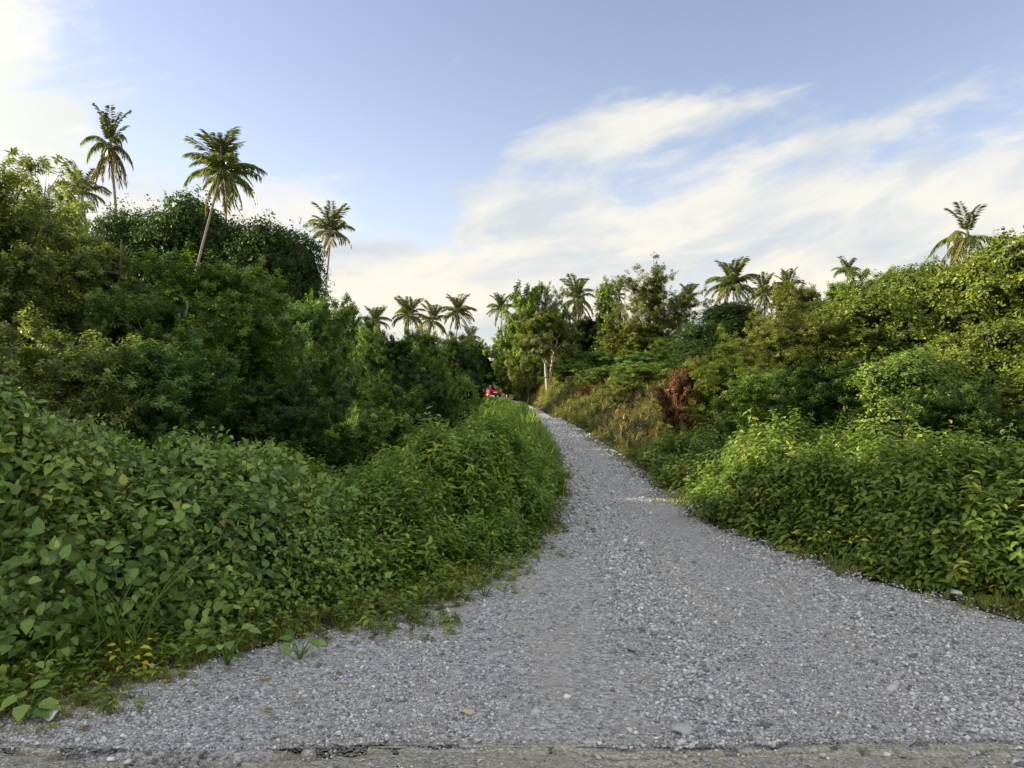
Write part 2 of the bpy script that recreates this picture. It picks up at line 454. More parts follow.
def build_road():
    ys = np.unique(np.concatenate([np.linspace(3.45, 4, 56), np.linspace(4, 8, 81), np.linspace(8, 30, 150), np.linspace(30, 265, 120)]))
    k = 41
    xl = np.interp(ys, EL[:, 1], EL[:, 0]) - np.interp(ys, [3.5, 6, 8, 10], [.9, .75, .3, .12]); xr = np.interp(ys, ER[:, 1], ER[:, 0]) + .12
    wob = .22 * (fbm(ys * 1.7, ys * 0 + 3.3) - .5); wob2 = .22 * (fbm(ys * 1.5, ys * 0 + 9.1) - .5)
    xl = np.maximum(xl, -12) + wob; xr = np.minimum(xr, 12) + wob2
    u = np.linspace(0, 1, k)
    X = xl[:, None] * (1 - u) + xr[:, None] * u; Y = np.repeat(ys[:, None], k, 1)
    Z = road_z(X, Y) + .006
    edge = np.minimum(u, 1 - u)[None] * (xr - xl)[:, None]
    Z = Z - .035 * (1 - sstep(edge, 0, .22))
    v = np.stack([X, Y, Z], -1).reshape(-1, 3)
    i = (np.arange(len(ys) - 1)[:, None] * k + np.arange(k - 1)[None]).ravel()
    f = np.concatenate([np.stack([i, i + 1, i + k + 1], -1), np.stack([i, i + k + 1, i + k], -1)])
    mb = MB(); fc = v[f].mean(1); mb.add(v, f, wheel_tracks(fc[:, 0], fc[:, 1]))
    tag(link('gravel_track', mb.mesh('gravel_track', gravel_material(), True)), 'grey crushed stone track narrowing and bending left into the trees', 'gravel track', kind='structure')


ASPHALT_EDGE, ASPHALT_Z = 3.76, .026
def asphalt_edge(x):
    x = np.asarray(x, float)
    return ASPHALT_EDGE + .24 * (fbm(x * 1.6 + 4, x * 0 + 1.2, 4) - .5) + .07 * (fbm(x * 9 + 4, x * 0 + 7.2, 3) - .5) - .10 * sstep(-x, .2, 1.6) * fbm(x * 3, x * 0 + 2.2) - .03


def build_asphalt():
    m = bpy.data.materials.new('old_asphalt'); m.use_nodes = True
    T = NT(m.node_tree); p = m.node_tree.nodes['Principled BSDF']
    geo = T.n('ShaderNodeNewGeometry'); P = geo.outputs['Position']
    v = T.n('ShaderNodeTexVoronoi'); T.put(v.inputs['Vector'], P); v.inputs['Scale'].default_value = 85
    sp = T.n('ShaderNodeSeparateColor'); T.put(sp.inputs[0], v.outputs['Color'])
    c = T.ramp(sp.outputs[0], [(0, (.17, .163, .137)), (.6, (.29, .277, .232)), (1, (.44, .42, .36))])
    n = T.noise(P, 2.2, 7, .65)
    c = T.mix(T.m('MULTIPLY', T.smooth(n, .45, .65), .5), c, (.29, .27, .21))
    T.put(p.inputs['Base Color'], c); p.inputs['Roughness'].default_value = .92; p.inputs['Specular IOR Level'].default_value = .2
    b = T.n('ShaderNodeBump'); b.inputs['Strength'].default_value = .8; b.inputs['Distance'].default_value = .012
    T.put(b.inputs['Height'], T.m('ADD', T.m('MULTIPLY', v.outputs['Distance'], -.6), T.m('MULTIPLY', T.noise(P, 30, 6, .7), .6))); T.put(p.inputs['Normal'], b.outputs[0])
    mb = MB()
    xs = np.unique(np.concatenate([np.linspace(-70, -6, 40), np.linspace(-6, 6, 1300), np.linspace(6, 70, 40)]))
    o = xs * 0
    def strip(y0, y1, z, drop0=True, drop1=True):
        rows = []
        if drop0: rows.append((y0, o - .09))
        rows += [(y0 + .001, z - .006), (y0 + .010, z), (y1 - .012, z), (y1 - .002, z - .009)]
        if drop1: rows.append((y1, o - .09))
        v = np.stack([np.stack([xs, y, zz], -1) for y, zz in rows]).reshape(-1, 3)
        n = len(xs); i = (np.arange(len(rows) - 1)[:, None] * n + np.arange(n - 1)[None]).ravel()
        f = np.concatenate([np.stack([i, i + 1, i + n + 1], -1), np.stack([i, i + n + 1, i + n], -1)])
        mb.add(v, f)
    # cracks run along the edge: two rim strips have come loose, sunk and broken away in places
    e = asphalt_edge(xs)
    c1 = e - .035 - .075 * fbm(xs * 2.1, o + 20, 3) + .05 * (fbm(xs * 11, o + 5, 2) - .5)
    c2 = c1 - .03 - .09 * fbm(xs * 1.7, o + 40, 3) + .04 * (fbm(xs * 9, o + 55, 3) - .5)
    g1 = .012 + .06 * np.clip(fbm(xs * 3, o + 31, 3) * 2 - .75, 0, 1)
    g2 = .004 + .045 * np.clip(fbm(xs * 2.6, o + 61, 3) * 2 - .85, 0, 1)
    far_left = np.interp(xs, [-2.5, -.6, .2, 3], [.58, .50, .36, .37])
    br1 = fbm(xs * 4.5 + 3, o + 14, 3) < far_left
    br2 = fbm(xs * 5.5 + 3, o + 84, 3) < far_left - .14
    zt = ASPHALT_Z + .006 * (fbm(xs * 2, o) - .5)
    strip(c1, e, np.where(br1, -.05, zt - .008 - .014 * fbm(xs * 5, o + 2)))
    strip(c2, c1 - g1, np.where(br2, -.05, zt - .003 - .010 * fbm(xs * 4, o + 12)))
    strip(o - 3.6, c2 - g2, zt, False, True)
    tag(link('road', mb.mesh('road', m, False)), 'worn grey asphalt road edge with a long crack across the foreground', 'road', kind='structure')


STONE = None
def build_stones():
    """loose crushed stones on the near part of the track, one uncountable mass"""
    rng = np.random.default_rng(3)
    iv, jf = ico(1)
    mb = MB()
    n0 = 470000
    y = 3.3 + 36 * rng.random(n0) ** 3.3; x = rng.uniform(-3.0, 6.5, n0)
    sl, sr = sl_(x, y), sr_(x, y)
    keep = (sl < .55) & (sr < .3) & (np.abs(x) < y * .72 + .3) & ((y > asphalt_edge(x) - .02) | (rng.random(n0) < .05))
    dens = fbm(x * 1.5 + 2, y * .3 + 3, 3); ridge = np.exp(-((x - .95 - .02 * y) / .35) ** 2) + .6 * np.exp(-((x - 2.6) / .5) ** 2)
    keep &= rng.random(n0) < np.clip(.46 + 1.5 * (dens - .42) + .35 * ridge - .35 * wheel_tracks(x, y), .05, 1)
    keep &= (np.maximum(sl, sr) < 0) | (rng.random(n0) < .5)
    x, y, ridge = x[keep], y[keep], ridge[keep]; n = len(x)
    size = np.clip(rng.lognormal(-5.22, .42, n) * (1 + .45 * ridge), .003, .021) * np.interp(y, [4, 12, 40], [1, 1.6, 3.0])
    sc = size[:, None] * rng.uniform(.6, 1.25, (n, 3)); sc[:, 2] *= .7
    jit = 1 + rng.uniform(-.42, .42, (n, len(iv)))
    ang = rng.uniform(0, 2 * np.pi, n); c, s = np.cos(ang), np.sin(ang)
    v = iv[None] * jit[:, :, None] * sc[:, None]
    v = np.stack([v[..., 0] * c[:, None] - v[..., 1] * s[:, None], v[..., 0] * s[:, None] + v[..., 1] * c[:, None], v[..., 2]], -1)
    z = road_z(x, y) + .006 + sc[:, 2] * .35
    onas = y < asphalt_edge(x); z = np.where(onas, ASPHALT_Z + .004, z)
    v = v + np.stack([x, y, z], -1)[:, None]
    f = jf[None] + (np.arange(n) * len(iv))[:, None, None]
    mb.add(v, f, np.repeat(np.clip(rng.normal(.48, .29, n), 0, 1), len(jf)))
    m = bpy.data.materials.new('loose_stone'); m.use_nodes = True
    T = NT(m.node_tree); p = m.node_tree.nodes['Principled BSDF']
    a = T.n('ShaderNodeAttribute', attribute_name='tint')
    T.put(p.inputs['Base Color'], T.ramp(a.outputs['Fac'], [(0, (.115, .118, .122)), (.4, (.29, .295, .302)), (.75, (.43, .435, .44)), (1, (.58, .578, .57))]))
    p.inputs['Roughness'].default_value = .85; p.inputs['Specular IOR Level'].default_value = .25
    tag(link('loose_gravel', mb.mesh('loose_gravel', m)), 'loose grey crushed stones scattered over the near end of the track', 'gravel', kind='stuff')
    return m


# ------------------------------------------------------------------ thickets: a bumpy top surface carrying leaves
def thicket_surface(x0, x1, y0, y1, step, hf):
    xs = np.arange(x0, x1, step); ys = np.arange(y0, y1, step)
    X, Y = np.meshgrid(xs, ys); H = hf(X, Y); G = ground_z(X, Y)
    v = np.stack([X, Y, G + H], -1).reshape(-1, 3)
    nx = len(xs); i = (np.arange(len(ys) - 1)[:, None] * nx + np.arange(nx - 1)[None]).ravel()
    f = np.concatenate([np.stack([i, i + 1, i + nx + 1], -1), np.stack([i, i + nx + 1, i + nx], -1)])
    h = H.reshape(-1)
    f = f[h[f].max(1) > .04]
    return v, f, h


def sample_surface(v, f, h, n, rng, power=1.4, front=True):
    a, b, c = v[f[:, 0]], v[f[:, 1]], v[f[:, 2]]
    nr = np.cross(b - a, c - a); area = np.linalg.norm(nr, axis=1) / 2; nr = unit(nr)
    mid = (a + b + c) / 3
    d = np.hypot(mid[:, 0], mid[:, 1])
    view = np.abs(mid[:, 0]) < mid[:, 1] * .74 + .8
    w = area * np.maximum(d, 4) ** -power * view * (h[f].mean(1) > .05)
    w /= w.sum()
    idx = rng.choice(len(f), n, p=w)
    u = rng.random((n, 2)); s = u.sum(1) > 1; u[s] = 1 - u[s]
    p = a[idx] + (b[idx] - a[idx]) * u[:, :1] + (c[idx] - a[idx]) * u[:, 1:]
    return p, nr[idx], d[idx]


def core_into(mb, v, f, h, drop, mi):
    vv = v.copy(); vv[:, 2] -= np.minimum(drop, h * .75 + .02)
    mb.add(vv, f, .3, mi)  # dark underlayer whose colour stands in for shade in the gaps


def clump_points(p, nr, d, rng, k, r, n, up=.5, sink=.35):
    """points on the outer faces of k round clumps sitting on a thicket"""
    i = rng.choice(len(p), k); rr = rng.uniform(.6, 1.35, k) * r
    c = p[i] - nr[i] * (rr * sink)[:, None]
    j = rng.choice(k, n, p=rr ** 2 / (rr ** 2).sum())
    q = rdir(rng, n); flip = (q * (nr[i][j] + np.array([0, 0, up]))).sum(1) < 0; q[flip] *= -1
    P = c[j] + q * (rr[j] * rng.uniform(.85, 1.1, n))[:, None] * np.array([1.15, 1.15, .85])
    return P, q, d[i][j]


def add_vines(mb, p, nr, d, rng, size, mi=0, off=.09, near=True):
    n = len(p)
    z = np.array([0, 0, 1.0])
    P = p + nr * rng.uniform(-off, off * .9, (n, 1)) + rng.normal(0, .02, (n, 3))
    T = unit(rng.normal(0, .75, (n, 3)) + nr * .45 - z * .40)
    N = unit(nr * .5 + z * .75 + rng.normal(0, .42, (n, 3)))
    L = size * rng.uniform(.5, 1.4, n) * (1 + d / 60) * (.55 + .6 * sstep(fbm(p[:, 0] * .8 + 20, p[:, 1] * .8 + p[:, 2], 2), .35, .65))
    patch = fbm(p[:, 0] * 1.6 + 9, p[:, 1] * 1.6 + p[:, 2] * 1.1, 2)
    tint = np.clip(.18 + .55 * patch + rng.normal(.12, .17, n), 0, .95)
    tint = np.where(rng.random(n) < .006, 1.0, tint)
    leaves(mb, P, T, N, L, L * rng.uniform(.6, .85, n), tint, near, mi)


def add_sprigs(mb, p, nr, d, rng, stem, leaf, k=12, asp=.48, mi=0, near=False, droop=.3, base_tint=0.0, upright=.75, spread=1.0):
    """leafy shoots: a thin stem with leaves spiralling round it"""
    n = len(p); z = np.array([0, 0, 1.0])
    a = unit(nr * .45 + z * upright + rng.normal(0, .28, (n, 3)))
    Ls = stem * rng.uniform(.55, 1.35, n)
    base = p - a * (Ls * .62)[:, None]
    tip = base + a * Ls[:, None]
    ref = unit(np.cross(a, rdir(rng, n))); oth = np.cross(a, ref)
    clump = np.clip(.12 + .5 * fbm(p[:, 0] * .9 + 3, p[:, 1] * .9, 2) + rng.normal(0, .19, n) + base_tint, 0, 1)
    wd = .006 * stem / .4
    mb.add(np.stack([base - ref * wd, base + ref * wd, tip], 1), np.arange(n * 3).reshape(-1, 3), .2, mi)
    ph = rng.uniform(0, 6.28, n)
    big = leaf * (1 + d / 40) * rng.uniform(.75, 1.25, n)
    for j in range(k):
        t = .25 + .75 * (j + .5) / k
        ang = ph + j * 2.4
        rad = ref * np.cos(ang)[:, None] + oth * np.sin(ang)[:, None]
        P = base + a * (Ls * t)[:, None]
        T = unit(rad * spread + a * (.25 + .7 * max(0, t - .7)) - z * droop + rng.normal(0, .15, (n, 3)))
        N = unit(a * .7 + z * .5 + rng.normal(0, .25, (n, 3)))
        L = big * (1.15 - .55 * abs(t - .6)) * rng.uniform(.8, 1.2, n)
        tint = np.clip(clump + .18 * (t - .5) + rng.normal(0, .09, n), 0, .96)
        tint = np.where(rng.random(n) < .004, 1.0, tint)
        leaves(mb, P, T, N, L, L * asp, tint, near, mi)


def add_blades(mb, p, rng, hgt, k=9, width=.006, mi=0, lean=.5, tint0=.5, tsd=.2):
    """grass tufts: k arching blades from each point"""
    n = len(p)
    P = np.repeat(p, k, 0) + np.concatenate([rng.normal(0, .025, (n * k, 2)), np.zeros((n * k, 1))], 1)
    m = n * k
    h = np.repeat(np.broadcast_to(hgt, (n,)), k) * rng.uniform(.5, 1.25, m)
    az = rng.uniform(0, 6.28, m); out = np.stack([np.cos(az), np.sin(az), np.zeros(m)], 1)
    sd = np.stack([-np.sin(az), np.cos(az), np.zeros(m)], 1) * (np.broadcast_to(width, (m,)) * rng.uniform(.7, 1.3, m))[:, None]
    le = lean * rng.uniform(.2, 1.4, m)
    z = np.array([0, 0, 1.0])
    q1 = P + z * (h * .55)[:, None] + out * (h * le * .25)[:, None]
    q2 = P + z * (h * (1 - .35 * le * le))[:, None] + out * (h * le * .85)[:, None]
    v = np.stack([P - sd, P + sd, q1 - sd * .85, q1 + sd * .85, q2], 1)
    F = np.array([(0, 1, 3), (0, 3, 2), (2, 3, 4)])
    f = F[None] + (np.arange(m) * 5)[:, None, None]
    tint = np.clip(np.repeat(rng.normal(tint0, tsd * .6, n), k) + rng.normal(0, tsd * .6, m), 0, 1)
    mb.add(v, f, np.repeat(tint, 3), mi)


# heights of the growth beside the track
def relief(x, y, o):
    """bumpy tops: mounds, single bushes and pits"""
    b = (fbm(x * .8 + 1.7 + o, y * .8 + 4.2, 3) - .5) * 1.0
    b = b + .55 * (fbm(x * 1.9 + o, y * 1.9 + 8, 2) - .5)
    b = b - .55 * sstep(vnoise(x * 1.6 + 9 + o, y * 1.6 + 2), .6, .82)
    return b + .34 * (vnoise(x * 4.2 + 3 + o, y * 4.2) - .5)


def h_left(x, y):
    s = sl_(x, y) + .35 * (fbm(x * 1.3 + 6, y * 1.3, 2) - .5)
    vw = np.interp(y, [4, 6, 8.5, 11, 30], [.85, .72, .2, .12, .06]); rw = np.interp(y, [4, 6, 9, 12], [.9, .85, .7, .55])
    r = sstep(s, vw, vw + rw)
    base = np.interp(y, [4, 7, 10, 14, 22, 35, 50, 80], [.62, .58, .56, .52, .50, .42, .30, .2]) - .40 * sstep(s, 1.5, 3.2) * sstep(y, 7.5, 10)
    vm = sstep(-x, 1.1, 3.9) * (1 - sstep(y, 8.0, 10.0))
    base = base + (.52 - .40 * sstep(s, 1.9, 3.2)) * vm + .16 * sstep(-x, 2.9, 4.0) * (1 - sstep(y, 8.0, 10.0))
    base = base + 1.0 * vm * (fbm(x * 1.15 + 50, y * 1.15 + 3, 2) - .47)
    return np.maximum(r * (base + relief(x, y, 0) * (.55 + .65 * r) * np.interp(y, [4, 20, 40], [1, .9, .5])), 0) * (s > 0)


def h_right(x, y):
    s = sr_(x, y) + .4 * (fbm(x * 1.3 + 16, y * 1.3, 2) - .5)
    r = sstep(s, .05, np.interp(y, [5, 9, 14, 20], [.95, 1.0, 1.0, 1.6]))
    base = np.interp(y, [4, 7, 11, 14, 18, 26, 60, 90], [.80, .76, .62, .50, .42, .36, .34, .3]) - .35 * sstep(s, 1.9, 3.6) * (y < 16)
    return np.maximum(r * (base + 1.0 * relief(x, y, 11) * np.interp(y, [4, 15, 25], [1, .8, .5])), 0) * (s > 0)


def build_thickets():
    rng = np.random.default_rng(11)
    # --- left: vines over shrubs close by
    v, f, h = thicket_surface(-9.5, 1.4, 3.9, 12, .08, h_left)
    p, nr, d = sample_surface(v, f, h, 130000, rng, 1.3)
    isv = sstep(-p[:, 0] + .55 * (fbm(p[:, 0] * 1.2, p[:, 1] * 1.2) - .5) * 3, 1.0, 2.1) * (1 - sstep(p[:, 1], 8.0, 9.6))
    pick = rng.random(len(p)) < isv
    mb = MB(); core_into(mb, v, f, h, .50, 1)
    q = np.where(pick)[0][:12000]
    add_vines(mb, p[q], nr[q], d[q], rng, .060, 0, .24)
    q = np.where(pick)[0]
    add_vines(mb, *clump_points(p[q], nr[q], d[q], rng, 85, .36, 20000, 1.0, -.05), rng, .062, 0, .08)
    q = rng.choice(np.where(pick)[0], 4200)                          # short twining shoots, leaves held out flat
    add_sprigs(mb, p[q], nr[q], d[q], rng, .32, .068, 9, .78, 0, True, .45, .12, .5, 1.2)
    q = rng.choice(np.where(pick)[0], 900)                           # a second, narrow-leaved creeper and grass blades among them
    add_sprigs(mb, p[q] + [0, 0, .05], nr[q], d[q], rng, .30, .05, 14, .34, 0, True, .2, .25)
    q = rng.choice(np.where(pick)[0], 160); add_blades(mb, p[q] - [0, 0, .15], rng, .42, 6, .005, 0, .8, .7, .2)
    q = rng.choice(np.where(pick & (p[:, 2] > .4))[0], 700)         # longer shoots standing above the mat
    add_sprigs(mb, p[q] + [0, 0, .06], nr[q], d[q], rng, .40, .056, 13, .62, 0, True, .35, .22)
    q = rng.choice(np.where(pick)[0], 620); add_vines(mb, p[q], nr[q], d[q], rng, .052, 2, .12)        # withered leaves
    for i in rng.choice(np.where(pick & (p[:, 2] > .35))[0], 26):      # bare twigs and dead stems
        a = unit((nr[i] * .5 + rng.normal(0, .6, 3) + [0, 0, .8])[None])[0]; l = rng.uniform(.25, .6)
        tube(mb, np.stack([p[i] - a * .2, p[i] + a * l * .3 + rng.normal(0, .02, 3), p[i] + a * l * .7 + rng.normal(0, .04, 3), p[i] + a * l + rng.normal(0, .05, 3)]), [.006, .005, .004, .002], 5, .3, 3)
    tag(link('vine_thicket', mb.mesh('vine_thicket', [M['vine'], M['litter'], M['dry'], M['bark']], True)), 'mound of broad-leaved creeping vines left of the track in the foreground', 'vines', kind='stuff')
    # --- left: leafy weeds along the track
    mb = MB()
    rest = np.where(~pick)[0]
    q = rng.choice(rest, 6000); near = d[q] < 9
    for sel, nf in ((q[near], True), (q[~near], False)):
        if len(sel):
            lift = np.stack([0 * d[sel], 0 * d[sel], rng.uniform(-.18, .16, len(sel))], 1)
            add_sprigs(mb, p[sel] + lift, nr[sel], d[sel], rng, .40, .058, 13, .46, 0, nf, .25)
    cp, cn, cd = clump_points(p[rest], nr[rest], d[rest], rng, 130, .26, 2600)
    add_sprigs(mb, cp, cn, cd, rng, .30, .058, 11, .46, 0, True, .25, .05)
    q = rng.choice(rest, 700)
    add_sprigs(mb, p[q] + [0, 0, .16], nr[q], d[q], rng, .62, .066, 18, .42, 0, True, .3, .1)
    q = rng.choice(rest, 700); add_blades(mb, p[q] - [0, 0, .25], rng, .5, 7, .005, 0, .6, .6, .2)
    v, f, h = thicket_surface(-16, 1.6, 12, 95, .3, h_left)
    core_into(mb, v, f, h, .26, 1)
    p, nr, d = sample_surface(v, f, h, 13000, rng, 1.5)
    p = p + np.stack([0 * d, 0 * d, rng.uniform(-.15, .18, len(p))], 1)
    add_sprigs(mb, p, nr, d, rng, .44, .060, 12, .46, 0, False, .25)
    q = rng.choice(len(p), 2600); add_blades(mb, p[q] - [0, 0, .2], rng, .55, 8, .014, 0, .6, .65, .2)
    tag(link('weed_bank', mb.mesh('weed_bank', [M['weed'], M['litter']], False)), 'bank of soft green leafy weeds lining the left edge of the track', 'weeds', kind='stuff')
    # --- right: hedge of weeds
    mb = MB()
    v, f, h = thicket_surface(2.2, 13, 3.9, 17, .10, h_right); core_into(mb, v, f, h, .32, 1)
    p, nr, d = sample_surface(v, f, h, 9000, rng, 1.4)
    p = p + np.stack([0 * d, 0 * d, rng.uniform(-.2, .14, len(p))], 1)
    near = d < 10.5
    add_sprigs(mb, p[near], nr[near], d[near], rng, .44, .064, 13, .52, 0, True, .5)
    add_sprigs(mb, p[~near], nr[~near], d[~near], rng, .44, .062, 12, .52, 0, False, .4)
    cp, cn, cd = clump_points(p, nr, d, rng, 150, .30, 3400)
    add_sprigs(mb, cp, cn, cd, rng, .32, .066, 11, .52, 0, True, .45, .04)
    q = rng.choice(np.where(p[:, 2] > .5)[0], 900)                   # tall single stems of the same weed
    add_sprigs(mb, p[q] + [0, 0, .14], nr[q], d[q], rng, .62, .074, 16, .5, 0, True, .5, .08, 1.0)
    q = rng.choice(len(p), 420); add_vines(mb, p[q], nr[q], d[q], rng, .055, 2, .1)
    q = rng.choice(len(p), 60); add_sprigs(mb, p[q] + [0, 0, .1], nr[q], d[q], rng, .6, .05, 9, .4, 2, True, .6)    # dried stalks
    tag(link('weed_hedge', mb.mesh('weed_hedge', [M['hedgeweed'], M['litter'], M['dry']], False)), 'waist-high hedge of bright leafy weeds along the right edge of the track', 'weeds', kind='stuff')
    # --- right: rough grassy bank further on, with dry patches
    mb = MB()
    v, f, h = thicket_surface(.0, 16, 16.5, 34, .25, h_right); v2, f2, h2 = thicket_surface(-9, 16, 34, 118, .5, h_right)
    f = np.concatenate([f, f2 + len(v)]); v = np.concatenate([v, v2]); h = np.concatenate([h, h2])
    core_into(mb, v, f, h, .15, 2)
    p, nr, d = sample_surface(v, f, h, 19000, rng, 1.5)
    p = p + np.stack([0 * d, 0 * d, rng.uniform(-.15, .2, len(p))], 1)
    s = sr_(p[:, 0], p[:, 1])
    dryness = fbm(p[:, 0] * .55 + 31, p[:, 1] * .22 + 17, 3) + .16 * np.exp(-((p[:, 1] - 30) / 9.0) ** 2) * (s < 5) + .22 * (p[:, 1] > 62) * (s < 6) - .01
    dr = rng.random(len(p)) < sstep(dryness, .47, .62)
    g = p.copy(); g[:, 2] -= .2
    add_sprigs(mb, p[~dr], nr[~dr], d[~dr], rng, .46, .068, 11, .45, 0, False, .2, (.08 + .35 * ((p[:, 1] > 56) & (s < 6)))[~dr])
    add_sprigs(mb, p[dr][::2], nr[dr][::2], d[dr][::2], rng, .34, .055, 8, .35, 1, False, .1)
    k = rng.choice(len(g), 4200); kd = dr[k]
    add_blades(mb, g[k[kd]], rng, .30, 8, .006 + .0006 * 30, 1, .6, .55, .25)
    add_blades(mb, g[k[~kd]], rng, .5, 8, .006 + .0005 * 30, 0, .6, .6, .2)
    tag(link('grass_bank', mb.mesh('grass_bank', [M['bankweed'], M['dry'], M['litter']], False)), 'rough sloping bank of grass and weeds with brown dry patches right of the track', 'grass', kind='stuff')
    # --- short verge grass on the gravel's edges
    mb = MB()
    n = 60000
    y = 3.75 + 24 * rng.random(n) ** 2.2; x = rng.uniform(-5, 7, n)
    sl, sr = sl_(x, y), sr_(x, y); vw = np.interp(y, [4, 6, 8.5, 11, 30], [.85, .75, .4, .3, .3])
    edge = fbm(x * 2.2, y * 2.2, 3)
    L = (sl > -.25) & (sl < vw + .2) & (rng.random(n) < sstep(sl + 1.4 * (edge - .55), -.12, .42))
    R = (sr > -.5) & (sr < .45) & (rng.random(n) < sstep(sr + 2.0 * (edge - .56), -.1, .35))
    x1, y1 = x[L], y[L]
    pl = np.stack([x1, y1, np.maximum(ground_z(x1, y1), -.01) + .01], 1)[:6000]
    pr = np.stack([x[R], y[R], np.maximum(ground_z(x[R], y[R]), -.01) + .01], 1)[:4200]
    for pp in (pl, pr):
        hh = .035 + .09 * fbm(pp[:, 0] * 3, pp[:, 1] * 3, 2) * np.interp(np.maximum(sl_(pp[:, 0], pp[:, 1]), sr_(pp[:, 0], pp[:, 1])), [-.1, .7], [.4, 1.5])
        ds = rng.random(len(pp)) < .38
        add_blades(mb, pp[~ds], rng, hh[~ds], 11, .0026, 0, .9, .68, .3)
        add_blades(mb, pp[ds], rng, hh[ds], 9, .0026, 2, 1.0, .5, .3)
    c = pl[(rng.random(len(pl)) < .3) & (sl_(pl[:, 0], pl[:, 1]) > .25)]; nn = np.tile(np.array([[0, 0, 1.0]]), (len(c), 1))
    add_sprigs(mb, c + [0, 0, .09], nn, np.hypot(c[:, 0], c[:, 1]), rng, .21, .044, 9, .6, 1, True, .2, .06)
    c = pl[rng.random(len(pl)) < .42]                                   # small creeping leaves among it
    nn = np.tile(np.array([[0, 0, 1.0]]), (len(c), 1)); c = c + np.array([0, 0, .05])
    add_sprigs(mb, c, nn, np.hypot(c[:, 0], c[:, 1]), rng, .12, .032, 8, .6, 1, True, .15, .1)
    nd = 9000; y = 3.75 + 12 * rng.random(nd) ** 1.8; x = rng.uniform(-4, 6, nd); s = np.maximum(sl_(x, y), sr_(x, y))
    kp = (rng.random(nd) < np.exp(-np.abs(s - .12) * 5.5) * .55) & (s < .6); x, y = x[kp], y[kp]; k = len(x)
    P = np.stack([x, y, np.maximum(ground_z(x, y), road_z(x, y)) + .018], 1); az = rng.uniform(0, 6.28, k)
    leaves(mb, P, np.stack([np.cos(az), np.sin(az), rng.normal(0, .15, k)], 1), np.array([0, 0, 1.0]) + rng.normal(0, .35, (k, 3)), rng.uniform(.025, .07, k), rng.uniform(.012, .03, k), rng.random(k), True, 2)
    tag(link('verge_grass', mb.mesh('verge_grass', [M['grass'], M['hedgeweed'], M['dry']], False)), 'short patchy grass and creeping weeds fringing the gravel', 'grass', kind='stuff')


